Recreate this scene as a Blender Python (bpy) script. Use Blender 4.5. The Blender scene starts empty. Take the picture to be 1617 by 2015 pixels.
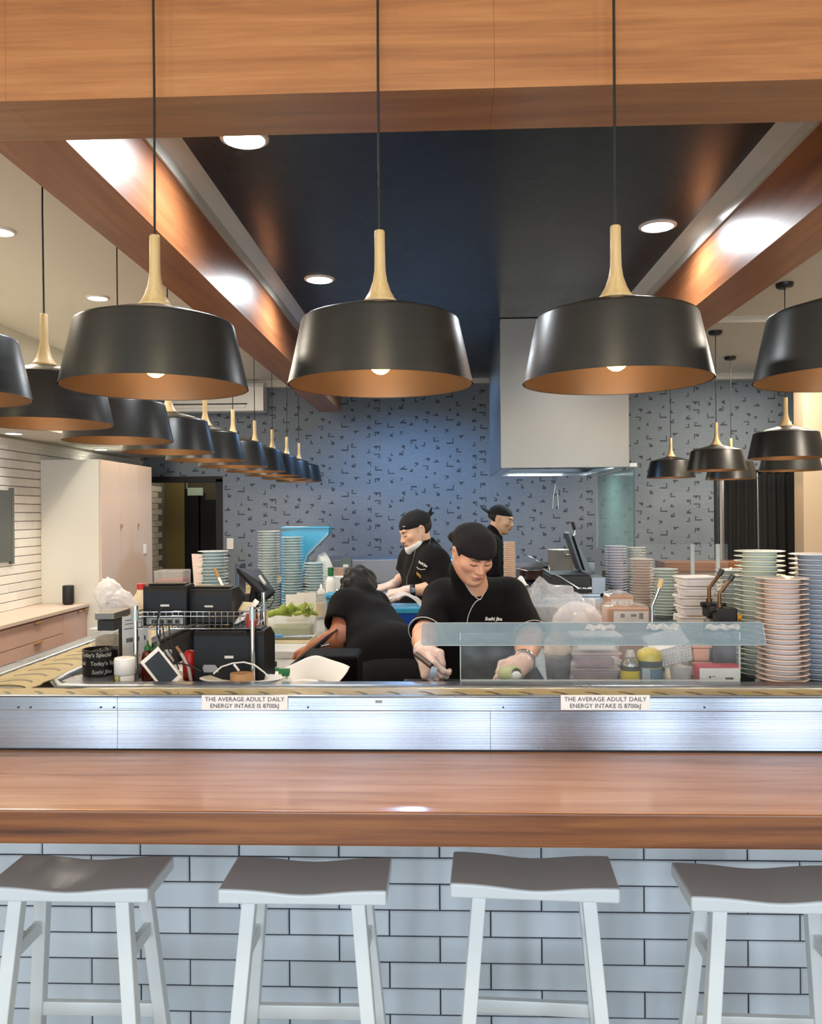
import bpy, math, random
import numpy as np
from mathutils import Vector, Matrix, Euler
from mathutils.bvhtree import BVHTree

random.seed(7)
scene = bpy.context.scene
COL = scene.collection

# ------------------------------------------------------------------ camera
FPX, IMG_W, IMG_H = 1640.0, 1617, 2015
YAW, PITCH, ROLL = [math.radians(a) for a in (2.25, 0.05, -0.43)]
EYE = Vector((0, 0, 1.65))
FWD = Vector((-math.sin(YAW) * math.cos(PITCH), math.cos(YAW) * math.cos(PITCH), math.sin(PITCH)))
_r = Vector((math.cos(YAW), math.sin(YAW), 0)); _u = _r.cross(FWD)
RGT = _r * math.cos(ROLL) + _u * math.sin(ROLL)
UPV = _u * math.cos(ROLL) - _r * math.sin(ROLL)
cam = bpy.data.cameras.new('camera'); camo = bpy.data.objects.new('camera', cam); COL.objects.link(camo)
cam.sensor_fit = 'VERTICAL'; cam.sensor_height = 36.0; cam.lens = 36.0 * FPX / IMG_H
cam.clip_start = 0.05; cam.clip_end = 60
camo.matrix_world = Matrix(((RGT.x, UPV.x, -FWD.x, EYE.x), (RGT.y, UPV.y, -FWD.y, EYE.y),
                            (RGT.z, UPV.z, -FWD.z, EYE.z), (0, 0, 0, 1)))
scene.camera = camo

# ------------------------------------------------------------------ view, world, large lights
scene.view_settings.view_transform = 'Standard'
scene.view_settings.look = 'None'
scene.view_settings.exposure = 0.0
scene.view_settings.gamma = 1.0
scene.view_settings.use_curve_mapping = False
world = bpy.data.worlds.new('world'); scene.world = world; world.use_nodes = True
world.node_tree.nodes['Background'].inputs[0].default_value = (0.62, 0.76, 1.0, 1)
world.node_tree.nodes['Background'].inputs[1].default_value = 0.35
try:
    scene.cycles.max_bounces = 10; scene.cycles.diffuse_bounces = 5; scene.cycles.glossy_bounces = 5
    scene.cycles.transmission_bounces = 8; scene.cycles.transparent_max_bounces = 24
    scene.cycles.caustics_reflective = False; scene.cycles.caustics_refractive = False
    scene.cycles.sample_clamp_indirect = 6.0
    scene.cycles.use_denoising = True
except Exception:
    pass

def light(kind, name, loc, energy, color, size=0.1, size_y=None, aim=None, spot=None, blend=0.5):
    l = bpy.data.lights.new(name, kind); l.energy = energy; l.color = color
    if kind == 'AREA':
        l.shape = 'RECTANGLE' if size_y else 'DISK'; l.size = size
        if size_y: l.size_y = size_y
    elif kind in ('POINT', 'SPOT'):
        l.shadow_soft_size = size
    if kind == 'SPOT':
        l.spot_size = math.radians(spot or 90); l.spot_blend = blend
    o = bpy.data.objects.new(name, l); COL.objects.link(o); o.location = loc
    if aim is not None:
        o.rotation_euler = (Vector(aim) - Vector(loc)).to_track_quat('-Z', 'Y').to_euler()
    return o

# daylight through the tall panes of the street front behind the camera
DAY_WINDOWS = [(-2.85, .60), (-1.68, .84), (-.67, .74), (.28, .60), (1.75, .55), (2.9, .95)]
FACADE_Y = -2.9
for wx, ww in DAY_WINDOWS:
    light('AREA', 'window_daylight', (wx, FACADE_Y + 0.02, 1.45), 54 * ww, (0.72, 0.86, 1.0), ww, 2.3, aim=(wx, 5, 1.35))

# ------------------------------------------------------------------ pixel <-> world (real depth Y or height Z)
def pray(px, py):
    return (RGT * ((px - 808.5) / FPX) - UPV * ((py - 1007.5) / FPX) + FWD)
def P(px, py, Y=None, X=None, Z=None):
    d = pray(px, py)
    t = (Y - EYE.y) / d.y if Y is not None else ((X - EYE.x) / d.x if X is not None else (Z - EYE.z) / d.z)
    return EYE + d * t

# ------------------------------------------------------------------ mesh builder
class MB:
    def __init__(s):
        s.v = []; s.f = []; s.m = []; s.s = []
    def add(s, vs, fs, mat=0, smooth=False, M=None):
        b = len(s.v)
        for p in vs:
            p = Vector(p)
            s.v.append(tuple(M @ p) if M is not None else tuple(p))
        for f in fs:
            s.f.append(tuple(i + b for i in f)); s.m.append(mat); s.s.append(smooth)
        return s
    def box(s, c, d, M=None, mat=0, taper=1.0):
        x, y, z = [k / 2 for k in d]; c = Vector(c); t = taper
        vs = [(-x, -y, -z), (x, -y, -z), (x, y, -z), (-x, y, -z), (-x * t, -y * t, z), (x * t, -y * t, z), (x * t, y * t, z), (-x * t, y * t, z)]
        return s.add([Vector(p) + c for p in vs], [(0, 3, 2, 1), (4, 5, 6, 7), (0, 1, 5, 4), (1, 2, 6, 5), (2, 3, 7, 6), (3, 0, 4, 7)], mat, False, M)
    def bx(s, x0, x1, y0, y1, z0, z1, mat=0, M=None):
        return s.box(((x0 + x1) / 2, (y0 + y1) / 2, (z0 + z1) / 2), (x1 - x0, y1 - y0, z1 - z0), M, mat)
    def lathe(s, prof, n=24, M=None, mat=0, smooth=True, close=False):
        vs = []; fs = []; k = len(prof)
        for i in range(n):
            a = 2 * math.pi * i / n; c, sn = math.cos(a), math.sin(a)
            for r, z in prof: vs.append((r * c, r * sn, z))
        for i in range(n):
            j = (i + 1) % n
            for q in range(k - 1 + (1 if close else 0)):
                w = (q + 1) % k
                fs.append((i * k + q, j * k + q, j * k + w, i * k + w))
        s.add(vs, fs, mat, smooth, M)
        return s
    def cyl(s, r, z0, z1, n=20, M=None, mat=0, r2=None):
        r2 = r if r2 is None else r2
        vs = [(r * math.cos(2 * math.pi * i / n), r * math.sin(2 * math.pi * i / n), z0) for i in range(n)]
        vs += [(r2 * math.cos(2 * math.pi * i / n), r2 * math.sin(2 * math.pi * i / n), z1) for i in range(n)]
        s.add(vs, [(i, (i + 1) % n, n + (i + 1) % n, n + i) for i in range(n)], mat, True, M)
        s.add(vs[:n], [tuple(reversed(range(n)))], mat, False, M)
        s.add(vs[n:], [tuple(range(n))], mat, False, M)
        return s
    def tube(s, pts, r, n=8, mat=0, M=None, r2=None, flat=1.0):
        pts = [Vector(p) for p in pts]; vs = []; fs = []; k = len(pts); up = None
        for i, p in enumerate(pts):
            t = (pts[min(i + 1, k - 1)] - pts[max(i - 1, 0)])
            t = t.normalized() if t.length > 1e-9 else Vector((0, 0, 1))
            if up is None:
                up = t.orthogonal().normalized()
            else:
                up = (up - t * up.dot(t)); up = up.normalized() if up.length > 1e-6 else t.orthogonal().normalized()
            w = t.cross(up); rr = r if r2 is None else r + (r2 - r) * i / max(1, k - 1)
            for q in range(n):
                a = 2 * math.pi * q / n
                vs.append(p + up * (math.cos(a) * rr) + w * (math.sin(a) * rr * flat))
        for i in range(k - 1):
            for q in range(n):
                z = (q + 1) % n
                fs.append((i * n + q, i * n + z, (i + 1) * n + z, (i + 1) * n + q))
        s.add(vs, fs, mat, True, M)
        s.add(vs[:n], [tuple(reversed(range(n)))], mat, False, M)
        s.add(vs[-n:], [tuple(range(n))], mat, False, M)
        return s
    def prism(s, poly, a, b, axis='z', mat=0, M=None, smooth=False):
        n = len(poly)
        def w(p, h):
            return {'z': (p[0], p[1], h), 'y': (p[0], h, p[1]), 'x': (h, p[0], p[1])}[axis]
        vs = [w(p, a) for p in poly] + [w(p, b) for p in poly]
        s.add(vs, [tuple(reversed(range(n))), tuple(range(n, 2 * n))], mat, False, M)
        s.add(vs, [(i, (i + 1) % n, n + (i + 1) % n, n + i) for i in range(n)], mat, smooth, M)
        return s
    def ball(s, c, r, n=16, m=10, mat=0, M=None):
        if not hasattr(r, '__len__'): r = (r, r, r)
        vs = []; fs = []
        for j in range(m + 1):
            t = math.pi * j / m
            for i in range(n):
                a = 2 * math.pi * i / n
                vs.append((c[0] + r[0] * math.sin(t) * math.cos(a), c[1] + r[1] * math.sin(t) * math.sin(a), c[2] + r[2] * math.cos(t)))
        for j in range(m):
            for i in range(n):
                k = (i + 1) % n
                fs.append((j * n + i, (j + 1) * n + i, (j + 1) * n + k, j * n + k))
        return s.add(vs, fs, mat, True, M)
    def sheet(s, fn, nu, nv, mat=0, M=None):
        vs = [fn(i / nu, j / nv) for j in range(nv + 1) for i in range(nu + 1)]
        fs = [(j * (nu + 1) + i, j * (nu + 1) + i + 1, (j + 1) * (nu + 1) + i + 1, (j + 1) * (nu + 1) + i) for j in range(nv) for i in range(nu)]
        return s.add(vs, fs, mat, True, M)
    def mesh(s, name, mats):
        me = bpy.data.meshes.new(name)
        me.from_pydata(s.v, [], s.f)
        if not isinstance(mats, (list, tuple)): mats = [mats]
        for m in mats: me.materials.append(m)
        me.polygons.foreach_set('material_index', s.m)
        me.polygons.foreach_set('use_smooth', s.s)
        me.update()
        return me

def T(x=0, y=0, z=0, rx=0, ry=0, rz=0, s=1):
    return Matrix.LocRotScale(Vector((x, y, z)), Euler((rx, ry, rz)), Vector((s, s, s)))

def link(name, data, parent=None, loc=(0, 0, 0), rot=(0, 0, 0)):
    o = bpy.data.objects.new(name, data); COL.objects.link(o)
    o.location = loc; o.rotation_euler = rot
    if parent is not None: o.parent = parent
    return o

def obj(name, mb, mats, parent=None, loc=(0, 0, 0), rot=(0, 0, 0), bevel=0.0, solid=0.0, sub=0, seg=2):
    o = link(name, mb.mesh(name, mats) if isinstance(mb, MB) else mb, parent, loc, rot)
    if solid:
        m = o.modifiers.new('thickness', 'SOLIDIFY'); m.thickness = solid; m.offset = 0
    if sub:
        m = o.modifiers.new('smooth', 'SUBSURF'); m.levels = sub; m.render_levels = sub
    if bevel:
        m = o.modifiers.new('bevel', 'BEVEL'); m.width = bevel; m.segments = seg; m.limit_method = 'ANGLE'
        m.angle_limit = math.radians(40); m.harden_normals = False
    return o

def tag(o, label, cat, group=None, kind=None):
    o['label'] = label; o['category'] = cat
    if group: o['group'] = group
    if kind: o['kind'] = kind
    return o

def thing(name, label, cat, loc=(0, 0, 0), rot=(0, 0, 0), group=None):
    return tag(link(name, None, None, loc, rot), label, cat, group)

def struct(name, mb, mats, label=None, parent=None, bevel=0.0):
    o = obj(name, mb, mats, parent, bevel=bevel)
    if parent is None:
        o['kind'] = 'structure'
        if label: o['label'] = label
    return o

def children_of(o):
    return [c for c in COL.objects if c.parent == o]

def dup(root, loc, rot=None, label=None, kids=None):
    r = root.copy(); COL.objects.link(r); r.location = loc
    if rot is not None: r.rotation_euler = rot
    if label: r['label'] = label
    for ch in (kids if kids is not None else children_of(root)):
        c = ch.copy(); COL.objects.link(c); c.parent = r
        for g in children_of(ch):
            d = g.copy(); COL.objects.link(d); d.parent = c
    return r

def text(name, body, size, mat, parent=None, M=None, ext=0.0004, align='CENTER', bold=0.0, shear=0.0, space=1.0):
    cu = bpy.data.curves.new(name, 'FONT'); cu.body = body; cu.size = size; cu.extrude = ext
    cu.align_x = align; cu.align_y = 'CENTER'; cu.offset = bold; cu.shear = shear; cu.space_character = space
    cu.resolution_u = 3
    o = bpy.data.objects.new(name, cu); COL.objects.link(o)
    me = bpy.data.meshes.new_from_object(o.evaluated_get(bpy.context.evaluated_depsgraph_get()))
    bpy.data.objects.remove(o); bpy.data.curves.remove(cu)
    me.materials.clear(); me.materials.append(mat)
    if M is not None: me.transform(M)
    me.name = name
    return link(name, me, parent)
FRONT = Matrix.Rotation(math.pi / 2, 4, 'X')     # lettering that faces the customers (-Y)

ORD = ('first second third fourth fifth sixth seventh eighth ninth tenth eleventh twelfth thirteenth fourteenth fifteenth '
       'sixteenth seventeenth eighteenth nineteenth twentieth twenty-first twenty-second twenty-third twenty-fourth twenty-fifth '
       'twenty-sixth twenty-seventh twenty-eighth twenty-ninth thirtieth thirty-first thirty-second thirty-third thirty-fourth').split()

# ------------------------------------------------------------------ materials
def lin(h):
    if isinstance(h, str):
        h = [int(h[i:i + 2], 16) / 255 for i in (0, 2, 4)]
        return tuple(c / 12.92 if c <= 0.04045 else ((c + 0.055) / 1.055) ** 2.4 for c in h)
    return tuple(h)

class NT:
    def __init__(s, name):
        s.mat = bpy.data.materials.new(name); s.mat.use_nodes = True
        s.t = s.mat.node_tree; s.n = s.t.nodes; s.b = s.n['Principled BSDF']
    def node(s, t, **kw):
        n = s.n.new(t)
        for k, v in kw.items(): setattr(n, k, v)
        return n
    def put(s, sock, v):
        if hasattr(v, 'is_output') or isinstance(v, bpy.types.NodeSocket): s.t.links.new(v, sock)
        else: sock.default_value = v
    def math(s, op, a, b=None, c=None):
        n = s.node('ShaderNodeMath', operation=op)
        s.put(n.inputs[0], a)
        if b is not None: s.put(n.inputs[1], b)
        if c is not None: s.put(n.inputs[2], c)
        return n.outputs[0]
    def mix(s, f, a, b):
        n = s.node('ShaderNodeMix', data_type='RGBA')
        s.put(n.inputs[0], f)
        s.put(n.inputs[6], a if not isinstance(a, tuple) else (*a[:3], 1)); s.put(n.inputs[7], b if not isinstance(b, tuple) else (*b[:3], 1))
        return n.outputs[2]
    def coord(s, scale=(1, 1, 1), rot=(0, 0, 0)):
        c = s.node('ShaderNodeTexCoord'); m = s.node('ShaderNodeMapping')
        s.t.links.new(c.outputs['Object'], m.inputs[0]); m.inputs['Scale'].default_value = scale; m.inputs['Rotation'].default_value = rot
        return m.outputs[0]
    def noise(s, vec, scale=5, detail=3, rough=0.55, dist=0):
        n = s.node('ShaderNodeTexNoise'); s.put(n.inputs['Vector'], vec)
        n.inputs['Scale'].default_value = scale; n.inputs['Detail'].default_value = detail
        n.inputs['Roughness'].default_value = rough; n.inputs['Distortion'].default_value = dist
        return n.outputs['Fac']
    def ramp(s, f, stops):
        n = s.node('ShaderNodeValToRGB'); s.put(n.inputs[0], f); e = n.color_ramp.elements
        while len(e) < len(stops): e.new(0.5)
        for k, (p, c) in zip(e, stops): k.position = p; k.color = (*lin(c), 1)
        return n.outputs[0]
    def bump(s, h, strength=0.2, dist=0.002):
        n = s.node('ShaderNodeBump'); n.inputs['Strength'].default_value = strength; n.inputs['Distance'].default_value = dist
        s.put(n.inputs['Height'], h); s.t.links.new(n.outputs[0], s.b.inputs['Normal'])
    def set(s, **kw):
        names = dict(col='Base Color', rough='Roughness', metal='Metallic', coat='Coat Weight', crough='Coat Roughness', spec='Specular IOR Level',
                     trans='Transmission Weight', alpha='Alpha', sss='Subsurface Weight', ior='IOR', aniso='Anisotropic', sheen='Sheen Weight')
        for k, v in kw.items():
            if k == 'col' and isinstance(v, (tuple, list)): v = (*v[:3], 1)
            s.put(s.b.inputs[names[k]], v)
        return s.mat

def pbr(name, col, rough=0.5, metal=0.0, var=0.08, scale=8.0, bump=0.0, stretch=(1, 1, 1), **kw):
    n = NT(name); c = lin(col)
    vec = n.coord(stretch); nz = n.noise(vec, scale, 4)
    lo = tuple(max(0, k * (1 - var)) for k in c); hi = tuple(min(1, k * (1 + var)) for k in c)
    colr = n.mix(nz, lo, hi)
    rr = n.math('MULTIPLY_ADD', nz, 0.14, max(0.0, rough - 0.07))
    m = n.set(col=colr, rough=rr, metal=metal, **kw)
    if bump: n.bump(nz, bump)
    return m

def glow(name, col, strength):
    n = NT(name); n.b.inputs['Emission Color'].default_value = (*lin(col), 1); n.b.inputs['Emission Strength'].default_value = strength
    return n.set(col=lin(col), rough=0.4)

def wood(name, dark, mid, light_, axis='x', rough=0.3, coat=0.3, scale=1.0, figure=0.0):
    n = NT(name)
    st = {'x': (0.55, 9, 9), 'y': (9, 0.55, 9), 'z': (9, 9, 0.55)}[axis]
    v = n.coord(tuple(k * scale for k in st)); nz = n.noise(v, 2.2, 6, 0.62, 0.6)
    st2 = {'x': (1.2, 60, 60), 'y': (60, 1.2, 60), 'z': (60, 60, 1.2)}[axis]
    fine = n.noise(n.coord(tuple(k * scale for k in st2)), 2.5, 3, 0.6)
    f = n.math('MULTIPLY_ADD', fine, 0.38, n.math('MULTIPLY_ADD', nz, 1.15, -0.28))
    if figure:
        w = n.node('ShaderNodeTexWave', wave_type='RINGS', rings_direction='Y' if axis != 'y' else 'X')
        n.put(w.inputs['Vector'], n.coord((0.35, 1.2, 5))); w.inputs['Scale'].default_value = 1.6; w.inputs['Distortion'].default_value = 7
        w.inputs['Detail'].default_value = 3
        f = n.math('MULTIPLY_ADD', w.outputs['Fac'], figure, f)
    c = n.ramp(f, [(0.22, dark), (0.5, mid), (0.8, light_)])
    n.bump(fine, 0.06, 0.001)
    return n.set(col=c, rough=n.math('MULTIPLY_ADD', nz, 0.12, rough - 0.05), coat=coat, crough=0.22)

def steel(name, col='B4B7BC', rough=0.26, stretch=(0.6, 30, 60), var=0.1, smear=0.25):
    n = NT(name); v = n.coord(stretch); fine = n.noise(v, 4, 3, 0.6); big = n.noise(n.coord((2, 2, 2)), 2.5, 3)
    c = lin(col)
    col2 = n.mix(n.math('MULTIPLY_ADD', big, 0.6, n.math('MULTIPLY', fine, 0.4)), tuple(k * (1 - var) for k in c), tuple(min(1, k * (1 + var)) for k in c))
    n.bump(fine, smear, 0.0006)
    return n.set(col=col2, rough=n.math('MULTIPLY_ADD', big, 0.16, rough - 0.08), metal=1.0)

def clear(name, col=(0.95, 0.97, 0.97), alpha=0.25, rough=0.12, scuff=0.25, scale=9.0, spec=0.6):
    """thin acrylic, film or clear plastic: a see-through sheet with scuffs, no refraction"""
    n = NT(name); nz = n.noise(n.coord((1, 1, 1)), scale, 6, 0.7, 1.2)
    a = n.math('MULTIPLY_ADD', n.math('SUBTRACT', nz, 0.45), scuff * 2, alpha)
    a = n.math('MINIMUM', n.math('MAXIMUM', a, 0.04), 1.0)
    return n.set(col=col, rough=rough, alpha=a, spec=spec)

M = {}
M['grout'] = pbr('grout', '2A272C', 0.9)
def tile_mat(name, col, wob=0.5):
    n = NT(name); nz = n.noise(n.coord((1, 1, 1)), 11, 3, 0.5, 0.6)
    oi = n.node('ShaderNodeObjectInfo')
    c = n.mix(oi.outputs['Random'], tuple(k * 0.9 for k in lin(col)), tuple(min(1, k * 1.06) for k in lin(col)))
    n.bump(nz, wob, 0.004)
    return n.set(col=c, rough=0.13, coat=0.4, crough=0.06)
M['tile'] = tile_mat('white_glazed_tile', 'DCE3E8')
M['tile_left'] = tile_mat('cream_glazed_tile', 'E6E2D8', 0.35)
M['beam_x'] = wood('beam_veneer_across', '8E5A34', 'A96E40', 'BD8350', 'x', 0.36, 0.25)
M['beam_y'] = wood('beam_veneer_along', '864F31', 'A1633C', 'B87A4C', 'y', 0.38, 0.12)
M['counter'] = wood('counter_hardwood', '95664A', 'B58466', 'C89C80', 'x', 0.16, 0.9, 1.3)
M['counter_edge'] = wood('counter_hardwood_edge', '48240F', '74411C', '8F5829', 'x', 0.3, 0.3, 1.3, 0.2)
M['ceiling'] = pbr('white_ceiling', 'DEDACE', 0.55, var=0.02, scale=2)
M['navy'] = pbr('dark_navy_ceiling', '1D2129', 0.27, var=0.03, scale=2)
M['white_wall'] = pbr('white_wall_paint', 'DAD6CA', 0.5, var=0.02, scale=2)
M['beige_wall'] = pbr('beige_wall_paint', 'B39E86', 0.6, var=0.03, scale=2)
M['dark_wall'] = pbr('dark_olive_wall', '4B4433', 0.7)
M['ochre_wall'] = pbr('ochre_wall', '6E5F36', 0.7)
M['floor'] = pbr('grey_floor_tile', '8C8A88', 0.3, var=0.1, scale=3)
M['white_lam'] = pbr('white_laminate', 'D8D6CC', 0.18, var=0.02, scale=3)
M['cream_lam'] = pbr('cream_laminate', 'CDB9A9', 0.5, var=0.03, scale=1)
M['pink_lam'] = pbr('pink_beige_laminate', 'C6A392', 0.45, var=0.03, scale=3)
M['steel'] = steel('brushed_steel_panel', '94979F', 0.16, (0.25, 30, 90), smear=0.3)
M['steel_dark'] = steel('stainless_steel', 'A6AAAE', 0.3)
M['chrome'] = steel('chrome', 'C8CCD0', 0.14, (2, 2, 2), 0.05, 0.02)
M['black_metal'] = pbr('matt_black_metal', '3A3937', 0.34, 0.6, var=0.15, scale=6, stretch=(1, 1, 14))
M['black_metal_in'] = pbr('shade_lining', '5E4833', 0.38, 0.7, var=0.08)
M['ash'] = wood('pale_ash', 'BE9A66', 'D4B47E', 'E0C695', 'z', 0.45, 0.1, 2.0)
M['cord'] = pbr('black_cord', '1B1917', 0.7)
M['bulb'] = glow('warm_bulb', 'FFC46A', 9)
M['led'] = glow('white_led', 'FFFFFF', 18)
M['led_warm'] = glow('warm_led', 'FFF3DA', 16)
M['black_plastic'] = pbr('black_plastic', '070708', 0.5, var=0.2, spec=0.3)
M['grey_plastic'] = pbr('charcoal_plastic', '121315', 0.5, var=0.15, spec=0.3)
M['rubber'] = pbr('black_rubber', '0F0F10', 0.6)
M['white_paint'] = pbr('white_painted_wood', 'E4E7E6', 0.33, var=0.03, scale=4)
M['white_plastic'] = pbr('white_plastic', 'E6E4DF', 0.35, var=0.03)
M['paper'] = pbr('white_paper', 'E9E6E0', 0.75, var=0.03)
M['cream'] = pbr('cream_card', 'DCC9A0', 0.7)
M['kraft'] = pbr('brown_card', 'A9825A', 0.7)
M['screen'] = pbr('dark_screen', '26303A', 0.14, var=0.4, scale=14)
M['ink'] = pbr('dark_print', '3A3A40', 0.6)
M['silver_print'] = pbr('pale_print', 'C9C7C2', 0.5)
M['belt'] = None
M['red_plastic'] = pbr('red_plastic', 'C8281E', 0.35)
M['green_plastic'] = pbr('green_plastic', '1C6B34', 0.35)
M['sauce'] = pbr('dark_red_sauce', '5A140C', 0.2, var=0.3)
M['blue_plastic'] = pbr('light_blue_plastic', '3FA0C8', 0.32)
M['royal_blue'] = pbr('royal_blue_plastic', '1F4AA8', 0.35)
M['yellow'] = pbr('yellow_can', 'D8BE1E', 0.3)
M['blue_label'] = pbr('faded_blue_label', '5A7890', 0.45)
M['brass'] = pbr('heat_stained_brass', '60462F', 0.34, 0.7, var=0.3)
M['orange_rubber'] = pbr('orange_button', 'E09A1E', 0.4)
M['film'] = clear('clear_film_bag', (0.85, 0.85, 0.86), 0.30, 0.12, 0.5, 11)
M['film_white'] = clear('milky_film_bag', (0.80, 0.75, 0.71), 0.62, 0.3, 0.3, 9)
M['acrylic'] = clear('clear_acrylic', (0.45, 0.5, 0.52), 0.07, 0.06, 0.08, 14)
M['acrylic_scuffed'] = clear('scuffed_reflecting_acrylic', (0.24, 0.34, 0.41), 0.52, 0.12, 0.25, 5)  # real scuffs, plus the ceiling's bluish reflection put into the base colour
M['acrylic_edge'] = clear('acrylic_cut_edge', (0.6, 0.66, 0.68), 0.55, 0.25, 0.05)
M['tub'] = clear('cloudy_tub', (0.70, 0.71, 0.69), 0.30, 0.25, 0.12)
M['tub_pink'] = clear('rosy_tub', (0.76, 0.66, 0.68), 0.36, 0.25, 0.12)
M['splash_glass'] = clear('green_glass', (0.24, 0.40, 0.37), 0.42, 0.10, 0.15, 2.2)
M['fabric_black'] = pbr('black_uniform_cloth', '0E0D0E', 0.9, var=0.12, scale=60, bump=0.15, spec=0.2)
M['fabric_trouser'] = pbr('black_trouser_cloth', '070708', 0.9, var=0.15, scale=60)
M['fabric_bandana'] = pbr('charcoal_bandana_cloth', '1D191A', 0.85, var=0.15, scale=50, bump=0.15, spec=0.25)
M['piping'] = pbr('pale_piping', 'C8C2BA', 0.6)
M['hair'] = pbr('black_hair', '0A0809', 0.7, var=0.5, scale=30, stretch=(6, 6, 1))
M['glove'] = clear('clear_glove_film', (0.93, 0.84, 0.80), 0.42, 0.28, 0.3, 40)
M['veg'] = pbr('cut_green_cucumber', '8E9E3C', 0.45, var=0.3, scale=30)
M['veg_pale'] = pbr('pale_sliced_vegetable', 'A5B184', 0.4, var=0.25, scale=25)
M['food_brown'] = pbr('fried_crumbs', '9A7B4A', 0.8, var=0.4, scale=60)
M['salmon_film'] = pbr('wrapped_beige_carton', 'C39A7E', 0.3, var=0.12, scale=12, coat=0.4)
M['dull_steel'] = pbr('dull_stainless', '6C7076', 0.36, 0.9, var=0.12, scale=3)
M['pot'] = pbr('brushed_pot_steel', 'D2CEC8', 0.4, 0.45, var=0.08, scale=4)
M['curtain'] = pbr('black_curtain_cloth', '0A0A0B', 0.85, var=0.2)
M['fishmeat'] = pbr('purple_red_meat', '77474F', 0.5, var=0.3, scale=20)

def skin_mat():
    n = NT('skin'); a = n.node('ShaderNodeAttribute', attribute_name='tint')
    nz = n.noise(n.coord((1, 1, 1)), 60, 3)
    c = n.mix(n.math('MULTIPLY', nz, 0.12), a.outputs['Color'], (0.45, 0.2, 0.13))
    return n.set(col=c, rough=0.48, spec=0.4)
M['skin'] = skin_mat()

def wallpaper():
    n = NT('wallpaper'); c = n.node('ShaderNodeTexCoord'); sp = n.node('ShaderNodeSeparateXYZ')
    n.t.links.new(c.outputs['Object'], sp.inputs[0]); mt = n.math
    u = mt('MULTIPLY', sp.outputs[0], 9 / 1.10); v = mt('MULTIPLY', sp.outputs[2], 4 / 0.485)
    v = mt('MULTIPLY_ADD', mt('MODULO', mt('FLOOR', mt('ADD', u, 200)), 2), 0.5, v)
    fu, fv = mt('FLOOR', u), mt('FLOOR', v)
    iu = mt('MODULO', mt('ADD', fu, 216), 9); iv = mt('MODULO', mt('ADD', fv, 60), 4)
    def rnd(k):
        cb = n.node('ShaderNodeCombineXYZ'); n.put(cb.inputs[0], iu); n.put(cb.inputs[1], iv); cb.inputs[2].default_value = k
        w = n.node('ShaderNodeTexWhiteNoise', noise_dimensions='3D'); n.t.links.new(cb.outputs[0], w.inputs[0])
        s2 = n.node('ShaderNodeSeparateColor'); n.t.links.new(w.outputs['Color'], s2.inputs[0])
        return s2.outputs[0], s2.outputs[1], s2.outputs[2]
    r1, r2, r3 = rnd(1.37); r4, r5, r6 = rnd(7.91); r7, r8, r9 = rnd(13.3)
    x = mt('SUBTRACT', mt('SUBTRACT', u, fu), mt('MULTIPLY_ADD', r1, 0.5, 0.25))
    y = mt('SUBTRACT', mt('SUBTRACT', v, fv), mt('MULTIPLY_ADD', r2, 0.5, 0.25))
    lt = lambda a, b: mt('LESS_THAN', a, b)
    an = lambda *q: q[0] if len(q) == 1 else mt('MULTIPLY', q[0], an(*q[1:]))
    ab = lambda a: mt('ABSOLUTE', a)
    half = mt('MULTIPLY_ADD', r3, 0.20, 0.10)
    bar = an(lt(ab(x), half), lt(ab(y), mt('MULTIPLY_ADD', r9, 0.035, 0.04)), mt('GREATER_THAN', r4, 0.12))
    sg = mt('SUBTRACT', mt('MULTIPLY', mt('GREATER_THAN', r5, 0.5), 2), 1)
    yd = mt('MULTIPLY', y, mt('SUBTRACT', mt('MULTIPLY', mt('GREATER_THAN', r8, 0.4), 2), 1))
    ver = an(lt(ab(mt('SUBTRACT', x, mt('MULTIPLY', sg, mt('SUBTRACT', half, 0.04)))), 0.044), lt(ab(mt('SUBTRACT', yd, 0.17)), mt('MULTIPLY_ADD', r6, 0.14, 0.1)), mt('GREATER_THAN', r7, 0.35))
    blk = an(lt(ab(mt('ADD', x, mt('MULTIPLY', sg, 0.06))), 0.09), lt(ab(mt('SUBTRACT', yd, 0.08)), 0.10), lt(r7, 0.6))
    dots = an(lt(ab(mt('SUBTRACT', x, mt('MULTIPLY', sg, 0.08))), 0.05), lt(ab(mt('SUBTRACT', yd, 0.24)), 0.05), lt(r6, 0.45))
    mk = mt('MAXIMUM', mt('MAXIMUM', bar, ver), mt('MAXIMUM', blk, dots))
    lin1 = n.noise(n.coord((3, 3, 60)), 3, 4, 0.7); lin2 = n.noise(n.coord((60, 3, 6)), 3, 3, 0.7)
    base = n.mix(mt('MULTIPLY_ADD', lin1, 0.7, mt('MULTIPLY', lin2, 0.5)), lin('555E67'), lin('858F99'))
    col = n.mix(mt('MULTIPLY', mk, 0.93), base, lin('33363E'))
    n.bump(lin1, 0.1, 0.001)
    return n.set(col=col, rough=0.75)
M['wallpaper'] = wallpaper()

def belt_mat():
    n = NT('belt_plates'); oi = n.node('ShaderNodeObjectInfo'); nz = n.noise(n.coord((1, 1, 1)), 14, 4)
    c = n.mix(nz, lin('86764A'), lin('B09C68'))
    return n.set(col=c, rough=0.32)
M['belt'] = belt_mat()
M['belt_gap'] = pbr('belt_gap', '4A4436', 0.5)
# ================================================================== the room
CEIL = 3.04
WALL_Y = 8.70
LEFT_X = -3.20
RIGHT_X = 4.6

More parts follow.
